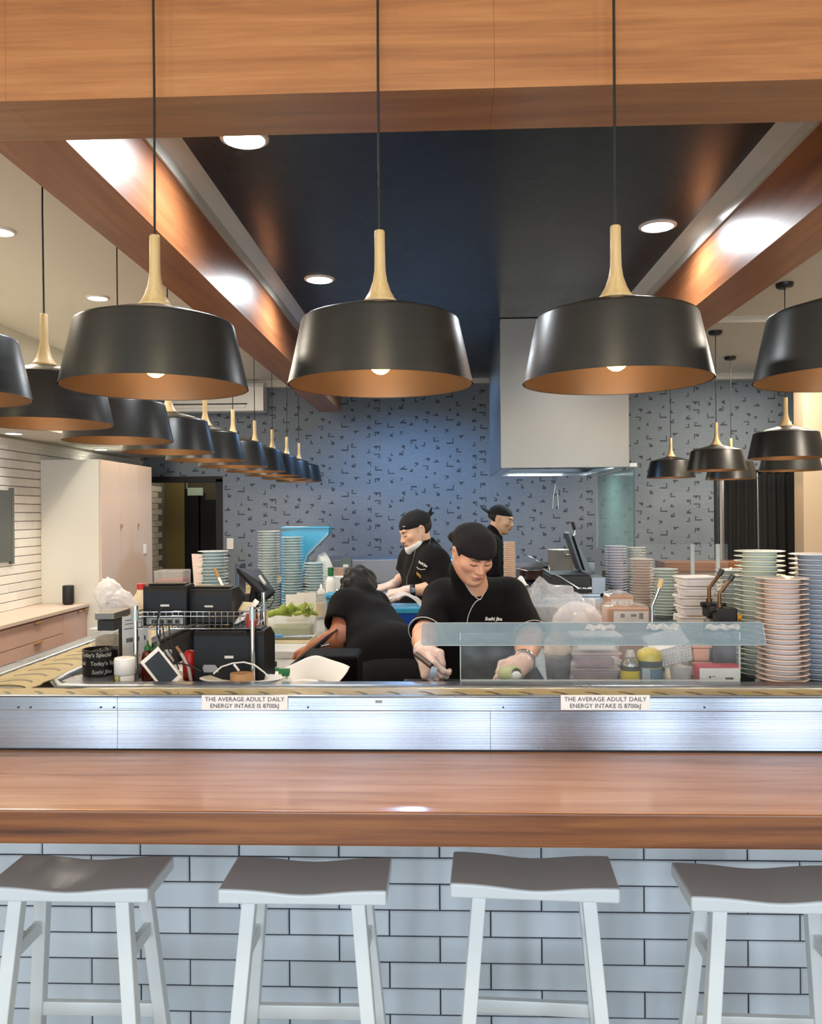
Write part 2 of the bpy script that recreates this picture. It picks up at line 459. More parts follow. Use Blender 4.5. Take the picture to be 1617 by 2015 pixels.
struct('floor', MB().bx(LEFT_X - .3, RIGHT_X + .2, FACADE_Y - 3.5, 11.5, -0.1, 0), M['floor'], 'grey floor of the restaurant')
mb = MB(); mb.bx(LEFT_X - .1, -1.2, FACADE_Y, WALL_Y + .1, CEIL, CEIL + .1); mb.bx(1.45, RIGHT_X + .1, FACADE_Y, WALL_Y + .1, CEIL, CEIL + .1)
mb.bx(-1.2, 1.45, FACADE_Y, 2.1, CEIL, CEIL + .1)
struct('ceiling', mb, M['ceiling'], 'white ceiling around the timber bulkhead')
struct('ceiling_dark', MB().bx(-1.2, 1.45, 2.1, WALL_Y + .1, CEIL, CEIL + .1), M['navy'], 'glossy dark navy ceiling over the kitchen')
# shallow steps of the white ceiling on the far right
struct('trim_1', MB().bx(1.5, RIGHT_X, 6.05, 6.25, CEIL - .045, CEIL).bx(1.5, RIGHT_X, 8.55, WALL_Y, CEIL - .06, CEIL), M['ceiling'], 'white cornice on the far ceiling at right')
struct('trim_2', MB().bx(LEFT_X, -1.25, WALL_Y - .08, WALL_Y, CEIL - .07, CEIL).bx(-1.0, 1.25, WALL_Y - .05, WALL_Y, CEIL - .05, CEIL), M['ceiling'], 'pale cornice where the patterned wall meets the ceiling')

# back wall with a doorway at the left and a curtained opening at the right
D0, D1, DZ = -3.16, -2.365, 2.02
C0, C1, CZ = 2.80, 3.58, 2.04
mb = MB()
for x0, x1, z0, z1 in ((LEFT_X - .1, D0, 0, CEIL), (D0, D1, DZ, CEIL), (D1, C0, 0, CEIL), (C0, C1, CZ, CEIL), (C1, RIGHT_X + .1, 0, CEIL)):
    mb.bx(x0, x1, WALL_Y, WALL_Y + .12, z0, z1)
wb = struct('wall_back', mb, M['wallpaper'], 'grey blue back wall papered with dark broken block motifs')
mb = MB().bx(D0 - .02, D0 + .03, WALL_Y - .015, WALL_Y + .13, 0, DZ).bx(D1 - .03, D1 + .04, WALL_Y - .015, WALL_Y + .13, 0, DZ).bx(D0 - .02, D1 + .04, WALL_Y - .015, WALL_Y + .13, DZ - .03, DZ + .03)
struct('door_1', mb, M['rubber'], 'dark framed doorway beside the tall white cupboard')
mb = MB().bx(C1, C1 + .06, WALL_Y - .03, WALL_Y + .13, 0, CZ)
struct('trim_7', MB().bx(C0 - .018, C0 + .012, WALL_Y - .03, WALL_Y + .13, 0, CZ), M['rubber'], 'dark jamb of the curtained opening')
struct('door_2', mb, M['white_wall'], 'pale jambs of the curtained opening')

# corridor behind the left doorway
wcor = struct('wall_corridor', MB().bx(-3.33, -3.25, WALL_Y + .12, 9.6, 0, 2.5), pbr('grey_grout', '77776F', .8), 'tiled side of the corridor seen through the doorway')
struct('wall_corridor_end', MB().bx(-3.33, -3.02, 9.6, 9.7, 0, 2.6), M['ochre_wall'], 'ochre end wall of the corridor')
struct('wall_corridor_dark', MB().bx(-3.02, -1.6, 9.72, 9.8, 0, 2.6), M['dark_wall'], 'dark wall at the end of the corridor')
struct('door_3', MB().bx(-2.84, -2.3, 9.66, 9.715, 0, 1.82).bx(-3.02, -2.86, 9.62, 9.715, 0, 1.95), M['black_plastic'], 'dark door inside the corridor')
struct('wall_corridor_right', MB().bx(-1.7, -1.6, WALL_Y + .12, 9.8, 0, 2.6), M['dark_wall'], 'dark right side of the corridor')
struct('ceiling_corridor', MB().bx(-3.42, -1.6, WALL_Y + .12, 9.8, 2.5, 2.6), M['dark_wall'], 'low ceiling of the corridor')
o = obj('exit_light', MB().bx(-2.98, -2.80, 9.60, 9.618, 1.87, 1.96), glow('dim_sign', '8E9A86', 0.25)); tag(o, 'small dim grey sign over the dark corridor door', 'sign')
light('POINT', 'corridor_lamp', (-2.8, 9.2, 2.2), 5, (1.0, 0.88, 0.66), 0.05)

# left wall: tiled to 2.2 m, white above, a boxed pelmet with small lights
wl = struct('wall_left', MB().bx(LEFT_X - .12, LEFT_X, FACADE_Y, WALL_Y, 0, CEIL), M['white_wall'], 'left wall, white above and glazed tiles below')
grid = struct('grout', MB().bx(LEFT_X - .01, LEFT_X + .004, 4.6, WALL_Y, .95, 2.19), M['grout'], parent=wl)
def tile_piece(w, h, t, mat, axis):
    b = MB(); e = 0.0035
    x, z = w / 2, h / 2
    vs = [(-x, 0, -z), (x, 0, -z), (x, 0, z), (-x, 0, z), (-x, -t + e, -z), (x, -t + e, -z), (x, -t + e, z), (-x, -t + e, z),
          (-x + e, -t, -z + e), (x - e, -t, -z + e), (x - e, -t, z - e), (-x + e, -t, z - e)]
    fs = [(0, 1, 5, 4), (1, 2, 6, 5), (2, 3, 7, 6), (3, 0, 4, 7), (4, 5, 9, 8), (5, 6, 10, 9), (6, 7, 11, 10), (7, 4, 8, 11), (8, 9, 10, 11)]
    b.add(vs, fs)
    return b.mesh('tile', mat)
TP_L, TH_L = 0.252, 0.0655
tm = tile_piece(TP_L - .004, TH_L - .0045, .007, M['tile_left'], 'y')
for j in range(19):
    z = .952 + TH_L * (j + .5)
    for i in range(17):
        y = 4.6 + TP_L * (i + (.5 if j % 2 else 0))
        if y > WALL_Y - .13: continue
        if y < 6.75 or (j >= 17 and y > 5.6):
            link('tile', tm, wl, (LEFT_X + .004, y, z), (random.uniform(-.004, .004), 0, math.pi / 2 + random.uniform(-.004, .004)))
for j in range(24):
    for i in range(2):
        link('tile', tm, wcor, (-3.25, 8.98 + TP_L * (i + (.5 if j % 2 else 0)), .40 + TH_L * (j + .5)), (0, 0, math.pi / 2))
struct('trim_3', MB().bx(LEFT_X, LEFT_X + .035, FACADE_Y, WALL_Y - .01, 2.19, 2.215).bx(LEFT_X, LEFT_X + .022, FACADE_Y, WALL_Y - .01, 2.17, 2.19), M['white_wall'], 'thin white moulding along the top of the wall tiles')
pel = struct('trim_4', MB().bx(LEFT_X, -2.72, FACADE_Y, WALL_Y - .3, 2.235, 2.42), M['white_wall'], 'white boxed pelmet over the tiled left wall')

# right: a beige wall return beside the curtain
struct('wall_right', MB().bx(RIGHT_X, RIGHT_X + .1, FACADE_Y, WALL_Y, 0, CEIL), M['beige_wall'], 'beige right wall')
struct('wall_return', MB().bx(3.285, RIGHT_X, 7.75, 7.95, 0, CEIL), M['beige_wall'], 'beige wall end beside the black curtain')
struct('wall_far_right', MB().bx(2.6, 4.6, 9.6, 9.7, 0, 2.6), M['white_wall'], 'pale room behind the curtain')
light('POINT', 'rear_room_lamp', (3.3, 9.2, 2.3), 12, (1, .97, .9), .1)

# the street front behind the camera: piers between tall panes
mb = MB(); edges = [LEFT_X - .1]
for wx, ww in DAY_WINDOWS: edges += [wx - ww / 2, wx + ww / 2]
edges.append(RIGHT_X + .1)
for a, b in zip(edges[::2], edges[1::2]): mb.bx(a, b, FACADE_Y - .15, FACADE_Y, 0, CEIL)
mb.bx(LEFT_X - .1, RIGHT_X + .1, FACADE_Y - .15, FACADE_Y, 2.62, CEIL); mb.bx(LEFT_X - .1, RIGHT_X + .1, FACADE_Y - .15, FACADE_Y, 0, .28)
struct('wall_street', mb, M['beige_wall'], 'street front with tall windows behind the customers')

# ------------------------------------------------------------------ timber bulkhead
BZ = 2.68
bulk = thing('timber_bulkhead', 'red brown veneered timber bulkhead framing the dark kitchen ceiling', 'bulkhead')
def panels(name, cuts, mk, mat, gap=0.0003):
    for a, b in zip(cuts, cuts[1:]): obj(name, mk(a + gap, b - gap), mat, bulk)
panels('front_panel', [-1.9, -1.08, .131, 1.3, 2.3], lambda a, b: MB().bx(a, b, 2.03, 2.25, BZ, CEIL - .002), M['beam_x'])
panels('left_panel', [2.252, 3.6, 5.1, 6.6, 8.4], lambda a, b: MB().bx(-1.25, -1.03, a, b, BZ, CEIL - .002), M['beam_y'])
panels('right_panel', [2.252, 3.35, 4.55, 5.95], lambda a, b: MB().bx(1.275, 1.505, a, b, BZ, CEIL - .002), M['beam_y'])
def cove(x, s):
    b = MB(); b.prism([(x, CEIL), (x, CEIL - .09), (x + .012 * s, CEIL - .09), (x + .02 * s, CEIL - .05), (x + .06 * s, CEIL - .016), (x + .075 * s, CEIL)], 2.252, 8.68, axis='y')
    return b
struct('trim_5', cove(-1.03, 1), M['white_lam'], 'white cornice inside the left side of the bulkhead')
struct('trim_6', cove(1.275, -1), M['white_lam'], 'white cornice inside the right side of the bulkhead')

# ------------------------------------------------------------------ ceiling lights
def downlight(x, y, z, r, mat, label, group, e, col, spot=110, name='downlight'):
    t = thing(name, label, 'light', (x, y, z), group=group)
    obj('trim_ring', MB().lathe([(r, 0), (r * 1.22, 0), (r * 1.2, -.006), (r * 1.02, -.012), (r, -.004)], 28), M['white_plastic'], t)
    obj('diffuser', MB().cyl(r, -.008, -.002, 28), mat, t)
    light('SPOT', 'downlight_beam', (x, y, z - .03), e, col, r * .8, aim=(x, y, 0), spot=spot, blend=.6)
    return t
G = 'recessed lights in the dark ceiling'
COOL = (0.86, 0.93, 1.0)
downlight(-.725, 3.05, CEIL, .075, M['led'], 'large round recessed light close to the front beam at the left', G, 58, COOL, 172)
downlight(-.725, 4.91, CEIL, .075, M['led'], 'round recessed light between the left and middle hanging shades', G, 62, COOL, 172)
downlight(1.05, 4.10, CEIL, .075, M['led'], 'round recessed light at the right edge of the dark ceiling', G, 45, COOL, 172)
downlight(-.3, 7.5, CEIL, .075, M['led'], 'added blue light tinting the back wall, unseen behind the middle hanging shade', G, 150, (0.30, 0.56, 1.0), 160)  # added unseen light that turns the middle of the back wall blue
G = 'recessed lights in the white ceiling at left'
WARM = (1.0, 0.90, 0.74)
downlight(-2.196, 5.235, CEIL, .06, M['led_warm'], 'round light in the white ceiling above the second left shade', G, 45, WARM, 140)
downlight(-2.15, 3.98, CEIL, .06, M['led_warm'], 'round light in the white ceiling cut by the picture edge', G, 45, WARM, 140)
downlight(-2.15, 6.6, CEIL, .06, M['led_warm'], 'round light in the white ceiling behind the front left shade', G, 45, WARM, 140)
G = 'small lights under the pelmet'
for y, lb in ((5.75, 'small light under the pelmet at the picture edge'), (7.25, 'small light under the pelmet above the tall cupboard')):
    downlight(-3.02, y, 2.235, .055, M['led'], lb, G, 9, (1.0, .96, .88), 100)
for x, y in ((-2.2, 3.2), (-2.2, 5.0), (-2.1, 7.0)):
    light('AREA', 'left_room_fill', (x, y, CEIL - .02), 23, WARM, 0.5, 0.5, aim=(x, y, 0))  # added soft fill to brighten the left walls, no fitting stands here
for x, y in ((2.9, 3.6), (2.9, 5.6), (2.9, 7.3)):
    light('AREA', 'dining_room_fill', (x, y, CEIL - .02), 55, WARM, 0.5, 0.5, aim=(x, y, 0))  # added soft fill to brighten the wall on the dining side
for x, y in ((-2.2, .6), (0, .4), (2.2, .6)):
    light('POINT', 'customer_side_lamp', (x, y, CEIL - .25), 24, (1.0, .84, .6), 0.06)

# ------------------------------------------------------------------ pendants
R_RIM = .222
def pendant_proto():
    t = thing('pendant_lamp', 'x', 'pendant lamp')
    # origin: centre of the rim plane
    outer = [(.051, .195), (.054, .193), (.12, .176), (.182, .157), (.1868, .154), (.189, .1495), (R_RIM - .001, .003), (R_RIM, 0)]
    inner = [(R_RIM - .003, 0.001), (.186, .149), (.180, .153), (.118, .171), (.05, .188)]
    sh = obj('shade', MB().lathe(outer, 56), M['black_metal'], t)
    obj('lining', MB().lathe(inner, 56), M['black_metal_in'], sh)
    obj('neck', MB().lathe([(0, .372), (.0105, .372), (.0125, .369), (.0128, .30), (.0135, .275), (.0175, .25), (.026, .225), (.037, .206), (.050, .194), (.0, .194)], 24), M['ash'], t)
    obj('bulb', MB().ball((0, 0, .062), (.031, .031, .036), 16, 10).cyl(.016, .09, .19, 12), [M['bulb']], t)
    return t
pp = pendant_proto(); pk = children_of(pp); used = [False]
def pendant(x, y, z, label, group, top=CEIL, canopy=False, e=5.0, tilt=0):
    if not used[0]:
        t = pp; t.location = (x, y, z); t['label'] = label; used[0] = True
    else:
        t = dup(pp, (x, y, z), None, label, pk)
    t['group'] = group
    obj('cord', MB().tube([(0, 0, .37), (random.uniform(-.003, .003), 0, .37 + (top - z - .37) * .5), (0, 0, top - z)], .0032, 6), M['cord'], t)
    if canopy: obj('canopy', MB().lathe([(0, top - z - .03), (.04, top - z - .03), (.05, top - z - .022), (.052, top - z)], 20), M['black_metal'], t)
    light('POINT', 'pendant_glow', (x, y, z + .019), e, (1.0, .66, .36), .005)
    return t
FR = 'black pendant lamps in the front row'
for x, lb in ((-.697, 'left of the three black front pendant lamps over the counter'), (-.149, 'middle one of the three black front pendant lamps'),
              (.413, 'right of the three black front pendant lamps, before the steel hood'), (.965, 'black front pendant lamp half cut by the right picture edge')):
    pendant(x, 2.0, 1.957, lb, FR, e=4)
LR = 'black pendant lamps receding along the left side'
lbl = ['black pendant lamp half cut by the left picture edge', 'black pendant lamp with full pale neck against the white ceiling at left',
       'black pendant lamp right behind the front left one, neck hidden', 'black left row pendant lamp whose neck peeks under the front left shade',
       'black left row pendant lamp before the wall air conditioner, larger', 'black left row pendant lamp with pale neck beside the air conditioner end',
       'black left row pendant lamp, fourth from the far end', 'black left row pendant lamp, third from the far end', 'black left row pendant lamp, second from the far end',
       'farthest and smallest pendant lamp of the left row']
for i, lb in enumerate(lbl):
    y = 2.105 + .6525 * i
    pendant(-1.335 - .006 * i if i else -1.30, y, 1.957, lb, LR, top=CEIL if i else BZ, e=4)
RR = 'black pendant lamps over the dining area at right'
for x, y, z, lb in ((2.10, 5.2, 1.967, 'larger black pendant lamp hanging before the beige wall at right'), (2.115, 6.55, 1.96, 'black pendant lamp before the curtain, middle size, over the dining side'),
                 (2.13, 7.9, 1.96, 'small black pendant lamp nearest the steel hood on the dining side'), (2.60, 7.65, 1.93, 'black pendant lamp mostly hidden behind the middle dining one'),
                 (2.615, 6.4, 1.945, 'black pendant lamp below and behind the larger dining one')):
    pendant(x, y, z, lb, RR, canopy=True, e=4)

# ------------------------------------------------------------------ counter front
CT = 1.02
ctr = thing('bar_counter', 'long polished hardwood bar counter with a thick front edge', 'counter', (0, 0, 0))
def slab():
    b = MB()
    b.bx(-2.0, 2.0, 1.752, 2.30, .946, CT, 0)
    return b
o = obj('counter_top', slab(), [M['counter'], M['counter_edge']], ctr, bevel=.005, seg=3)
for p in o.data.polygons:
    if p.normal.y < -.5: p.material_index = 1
obj('side_top', MB().bx(-1.72, -1.45, 2.305, 7.4, .946, CT), M['counter'], ctr, bevel=.004)
wf = struct('wall_bar_front', MB().bx(-2.0, 2.0, 2.514, 2.56, 0, .946), M['grout'], 'bar front clad in glossy white oblong tiles')
TP, TH = .3043, .0788
tm = tile_piece(TP - .004, TH - .004, .007, M['tile'], 'x')
for j in range(8):
    z = .6095 + TH * (.5 - j)
    for i in range(-7, 9):
        x = -.325 + TP * (i + .5) + (TP / 2 if j % 2 else 0)
        if abs(x) < 1.84:
            link('tile', tm, wf, (x, 2.514, z), (random.uniform(-.006, .006), 0, random.uniform(-.006, .006)))
struct('baseboard_bar', MB().bx(-2, 2, 2.49, 2.514, 0, .05), M['steel_dark'], 'kick strip under the tiled bar front')

# ------------------------------------------------------------------ sushi conveyor on the counter
cv = thing('sushi_conveyor', 'stainless steel sushi conveyor with a yellow crescent plate belt', 'conveyor')
Y0 = 2.197
for a, b in ((-1.7, -.877), (-.877, .118), (.118, 1.75)):
    obj('lower_panel', MB().prism([(Y0, CT + .004), (Y0 + .012, CT + .004), (Y0 + .0165, 1.128), (Y0 + .0045, 1.128)], a + .0006, b - .0006, axis='x'), M['steel'], cv, bevel=.0015)
for a, b in ((-1.7, -.877), (-.877, 1.75)):
    obj('upper_panel', MB().prism([(Y0 + .0015, 1.126), (Y0 + .022, 1.126), (Y0 + .0235, 1.162), (Y0 + .003, 1.162)], a + .0006, b - .0006, axis='x'), M['steel'], cv, bevel=.002)
obj('seal_strip', MB().bx(-1.7, 1.75, Y0 - .002, Y0 + .012, CT, CT + .005), M['rubber'], cv)
sc_ = MB()
for px in (36, 60, 198, 224, 606, 990, 1386):
    p = P(px, 1392, Y=Y0 + .001); sc_.cyl(.0025, 0, .0025, 8, Matrix.Translation(p) @ Matrix.Rotation(math.pi / 2, 4, 'X'))
obj('screw', sc_, M['ink'], cv)
obj('outer_lip', MB().bx(-1.7, 1.75, Y0 + .005, Y0 + .022, 1.1625, 1.166), M['steel_dark'], cv, bevel=.002)
obj('belt_bed', MB().bx(-1.45, 1.62, Y0 + .027, 2.43, 1.10, 1.139).bx(-1.45, -1.225, 2.43, 7.3, 1.10, 1.139).bx(1.37, 1.62, 2.43, 7.3, 1.10, 1.139), M['belt_gap'], cv)
# crescent plates, each overlapping the next
def crescent():
    b = MB(); n = 10; top = []; R0 = .098
    outl = [(R0 * math.cos(math.radians(a)), R0 * math.sin(math.radians(a)) * 1.0) for a in np.linspace(-88, 88, n)]
    inn = [(R0 * math.cos(math.radians(a)) * .96 - .088, R0 * math.sin(math.radians(a)) * .93) for a in np.linspace(80, -80, n)]
    b.prism(outl + inn, 0, .0035); b.prism([(x_ * .9 - .006 if 0 else x_, y_) for x_, y_ in [(p[0] - .016, p[1] * .72) for p in outl[2:-2]] + [(p[0] - .030, p[1] * .72) for p in reversed(outl[2:-2])]], .0036, .0042, mat=1)
    return b.mesh('belt_plate', [M['belt'], M['belt_gap']])
cm = crescent()
for i in range(31):
    link('belt_plate', cm, cv, (-1.31 + .0925 * i, 2.305, 1.1395 + (i % 2) * .0005), (0, 0, random.uniform(-.05, .05)))
for i in range(46):
    link('belt_plate', cm, cv, (-1.31, 2.45 + .0925 * i, 1.1395 + (i % 2) * .0005), (0, 0, math.pi / 2 + random.uniform(-.05, .05)))
# inner rail and island cover
def rail(pts):
    return MB().tube(pts, .016, 10, flat=1.0)
IR = [(-1.208, 6.9, 1.135), (-1.205, 2.62, 1.135), (-1.19, 2.50, 1.135), (-1.14, 2.432, 1.135), (-1.05, 2.420, 1.135), (1.9, 2.420, 1.135)]
obj('inner_rail', rail(IR).bx(-1.14, 1.9, 2.408, 2.472, 1.10, 1.149), M['steel_dark'], cv)
obj('left_rail', MB().bx(-1.47, -1.405, 2.3, 7.3, 1.10, 1.150), M['steel_dark'], cv, bevel=.006)
obj('side_body', MB().bx(1.37, 1.62, 2.31, 7.3, 0, 1.099), M['steel_dark'], cv)
obj('side_rail', MB().bx(1.621, 1.68, 2.31, 7.3, 0, 1.15), M['steel_dark'], cv)
obj('side_base', MB().bx(-1.447, -1.21, 2.57, 7.3, 0, 1.099), M['grout'], cv)
obj('left_panel', MB().bx(-1.48, -1.468, 2.3, 7.3, CT, 1.148), M['steel'], cv)
obj('corner_cover', MB().prism([(-1.16, 2.478), (-1.012, 2.478), (-1.012, 2.66), (-1.10, 2.68), (-1.16, 2.55)], 1.130, 1.148), M['steel_dark'], cv, bevel=.004)
# notice signs
for px, lb in ((481.5, 'white energy intake notice on the left of the steel panel'), (1190.5, 'white energy intake notice on the right of the steel panel')):
    p = P(px, 1382.5, Y=Y0 - .000)
    t = thing('notice_sign', lb, 'sign', p, group='energy notices on the conveyor')
    obj('card', MB().box((0, 0, 0), (.231, .003, .039)), M['paper'], t, bevel=.001)
    text('lettering', 'THE AVERAGE ADULT DAILY', .0162, M['ink'], t, Matrix.Translation((0, -.002, .0088)) @ FRONT, space=1.02)
    text('lettering', 'ENERGY INTAKE IS 8700kJ', .0162, M['ink'], t, Matrix.Translation((0, -.002, -.0088)) @ FRONT, space=1.0)
o = obj('label_sticker', MB().box((0, 0, 0), (.018, .001, .007)), pbr('grey_sticker', '8A8E8A', .5), None, P(745, 1381, Y=Y0 + .001)); tag(o, 'tiny grey sticker in the middle of the steel panel', 'sticker')

# ------------------------------------------------------------------ stools
def stool_proto():
    t = thing('bar_stool', 'x', 'stool')
    W, D, H = .406, .197, .75
    b = MB(); n = 14
    def top(u): return H - .012 * math.exp(-((u - .5) / .24) ** 2)
    vs = []; fs = []
    for i in range(n + 1):
        u = i / n; x = -W / 2 + W * u
        vs += [(x, -D / 2, H - .036), (x, -D / 2, top(u)), (x, D / 2, top(u)), (x, D / 2, H - .036)]
    for i in range(n):
        for k in range(4):
            fs.append((4 * i + k, 4 * i + 4 + k, 4 * i + 4 + (k + 1) % 4, 4 * i + (k + 1) % 4))
    fs.append((0, 1, 2, 3)); fs.append((4 * n + 3, 4 * n + 2, 4 * n + 1, 4 * n))
    b.add(vs, [tuple(reversed(f)) for f in fs])
    obj('seat', b, M['white_paint'], t, bevel=.006, seg=3)
    tops = {(sx, sy): Vector((sx * .132, sy * .066, H - .034)) for sx in (-1, 1) for sy in (-1, 1)}
    bots = {(sx, sy): Vector((sx * .195, sy * .125, 0)) for sx in (-1, 1) for sy in (-1, 1)}
    def bar(a, c, w, h):
        bb = MB(); d = (c - a); q = d.to_track_quat('Z', 'Y').to_matrix().to_4x4()
        bb.box((0, 0, d.length / 2), (w, h, d.length), Matrix.Translation(a) @ q); return bb
    for k in tops:
        a, c = bots[k], tops[k]
        bb = MB(); w = .017
        vs = [a + Vector((sx * w, sy * w, 0)) for sx, sy in ((-1, -1), (1, -1), (1, 1), (-1, 1))] + [c + Vector((sx * w, sy * w, 0)) for sx, sy in ((-1, -1), (1, -1), (1, 1), (-1, 1))]
        bb.add(vs, [(0, 3, 2, 1), (4, 5, 6, 7), (0, 1, 5, 4), (1, 2, 6, 5), (2, 3, 7, 6), (3, 0, 4, 7)])
        obj('leg', bb, M['white_paint'], t, bevel=.003)
    def at_z(k, z):
        a, c = bots[k], tops[k]; f = (z - a.z) / (c.z - a.z); return a + (c - a) * f
    for sx in (-1, 1): obj('stretcher', MB().add(*bx_between(at_z((sx, -1), .575), at_z((sx, 1), .575), .018, .034)), M['white_paint'], t, bevel=.002)
    for sy in (-1, 1): obj('foot_rail', MB().add(*bx_between(at_z((-1, sy), .345), at_z((1, sy), .345), .018, .036)), M['white_paint'], t, bevel=.002)
    return t
def bx_between(a, c, w, h):
    d = (c - a).normalized(); side = d.cross(Vector((0, 0, 1))).normalized() * (w / 2); up = Vector((0, 0, h / 2))
    vs = [a - side - up, a + side - up, c + side - up, c - side - up, a - side + up, a + side + up, c + side + up, c - side + up]
    return vs, [(0, 1, 2, 3), (4, 7, 6, 5), (0, 4, 5, 1), (1, 5, 6, 2), (2, 6, 7, 3), (3, 7, 4, 0)]
sp = stool_proto(); sk = children_of(sp)
GS = 'white saddle stools at the bar'
for i, (x, y, a, lb) in enumerate(((-.921, 2.078, 0, 'white saddle stool cut by the left picture edge'), (-.346, 2.078, 0, 'white saddle stool below the left energy notice'),
                         (.216, 2.112, -3.2, 'white saddle stool tucked deepest under the counter'), (.775, 2.06, -1.5, 'white saddle stool cut by the right picture edge'))):
    if i == 0:
        sp.location = (x, y, 0); sp.rotation_euler = (0, 0, math.radians(a)); sp['label'] = lb
        o = sp
    else: o = dup(sp, (x, y, 0), (0, 0, math.radians(a)), lb, sk)
    o['group'] = GS

# ------------------------------------------------------------------ left side furniture
cup = thing('tall_cupboard', 'tall white laminate cupboard with three doors against the tiled wall', 'cupboard', (0, 0, 0))
CX = -2.70
obj('carcass', MB().bx(LEFT_X + .012, CX - .02, 6.48, 7.62, 0, 2.09), M['white_lam'], cup, bevel=.002)
for i in range(3):
    a = 6.48 + .38 * i
    d = obj('door', MB().bx(CX - .019, CX, a + .002, a + .378, .06, 2.088), M['cream_lam'], cup, bevel=.0015)
    if i: obj('handle', MB().bx(CX, CX + .014, a + .006, a + .026, 1.545, 1.572), M['kraft'], d)
o = obj('switch_plate', MB().bx(CX, CX + .008, 7.40, 7.46, 1.30, 1.38), M['white_plastic'], None, bevel=.002); tag(o, 'small pale switch plate on the tall cupboard door', 'switch')
sb = thing('sideboard', 'low pink beige sideboard with drawers along the left wall', 'sideboard', (0, 0, 0))
SX = -2.82
obj('top', MB().bx(LEFT_X + .012, SX + .02, 3.2, 6.475, .93, .955), M['cream_lam'], sb, bevel=.002)
obj('carcass', MB().bx(LEFT_X + .012, SX - .02, 3.2, 6.475, 0, .929), M['pink_lam'], sb)
for y0, y1 in ((3.2, 4.6), (4.6, 6.06)):
    for z0, z1 in ((.05, .615), (.62, .775), (.78, .915)):
        d = obj('drawer', MB().bx(SX - .02, SX, y0 + .002, y1 - .002, z0, z1), M['pink_lam'], sb, bevel=.001)
        ym = 5.62 if y1 > 5 else 3.8
        obj('pull', MB().bx(SX, SX + .018, ym, ym + .1, z1 - .012, z1 + .002), M['kraft'], d)
for y0, y1 in ((6.06, 6.395), (6.395, 6.475)):
    d = obj('door', MB().bx(SX - .02, SX, y0 + .002, y1 - .002, .05, .915), M['pink_lam'], sb, bevel=.001)
    ym = y1 - .09 if y1 < 6.4 else y0 + .01
    obj('pull', MB().bx(SX, SX + .018, ym, ym + .06, .903, .917), M['kraft'], d)
p = P(131, 1185, Z=.955)
o = obj('smart_speaker', MB().lathe([(0, 0), (.031, 0), (.041, .012), (.043, .02), (.043, .142), (.039, .149), (0, .149)], 24), M['rubber'], None, (-2.925, 6.38, .955)); tag(o, 'small black cylindrical speaker standing on the pink sideboard', 'speaker')
o = thing('wall_screen', 'dark grey glossy panel hung on the tiled wall at the left edge', 'screen', (LEFT_X + .011, 5.39, 1.575))
obj('panel', MB().bx(0, .022, -.62, .62, -.26, .26), pbr('grey_screen', '4A524F', .15), o, bevel=.003)
for k in (.6225, -.6385): obj('bezel', MB().bx(0, .024, k - .0175, k + .0175, -.28, .28), pbr('grey_bezel', '5A615E', .3), o)

# air conditioner on the back wall
ac = thing('air_conditioner', 'white wall mounted air conditioner behind the left pendant row', 'air conditioner', (-2.33, WALL_Y, 2.86))
obj('casing', MB().prism([(-.2, -.15), (-.2, .1), (-.17, .145), (0, .15), (0, -.15), (-.12, -.155)], -.485, .485, axis='x'), M['white_plastic'], ac, bevel=.008)
obj('louvre', MB().bx(-.44, .30, -.212, -.196, -.118, -.085), M['white_plastic'], ac, bevel=.004)
obj('vent_slot', MB().bx(-.46, .32, -.203, -.19, -.082, -.07), M['rubber'], ac)
o = obj('light_switch', MB().bx(-.035, .035, -.012, 0, -.058, .058), M['white_plastic'], None, P(453, 1070, Y=WALL_Y), bevel=.003); tag(o, 'white switch plate on the patterned wall right of the doorway', 'switch')

# black curtain panels
for i, (a, b) in enumerate(((2.865, 3.200), (3.214, 3.60))):
    def cf(u, v, a=a, b=b):
        x = a + (b - a) * u + (.02 * v if i else 0)
        return (x, WALL_Y - .06 + .022 * math.sin(u * 26 + i) * (0.5 + .5 * (1 - v)) , 2.06 - 1.96 * (1 - v) if False else 2.06 - 1.96 * v)
    o = obj('curtain', MB().sheet(cf, 60, 14), M['curtain'], None, solid=.004)
    tag(o, ['black curtain panel nearest the patterned wall', 'black curtain panel nearest the beige wall'][i], 'curtain', 'black curtains')
o = obj('curtain_rod', MB().tube([(2.86, WALL_Y - .06, 2.05), (3.62, WALL_Y - .06, 2.05)], .012), M['black_metal']); tag(o, 'thin dark rod carrying the two black curtains', 'curtain rod')
tag(obj('light_strip', MB().bx(2.822, 2.845, WALL_Y - .05, WALL_Y - .01, .2, 2.0), M['chrome']), 'narrow mirrored strip beside the black curtain', 'strip')
# ================================================================== kitchen fittings
def at(px, Y, z): 
    p = P(px, 1200, Y=Y); return Vector((p.x, Y, z))
def zat(px, py, Y): return P(px, py, Y=Y).z
def mm(Y): return Y / FPX                       # metres per pixel at depth Y

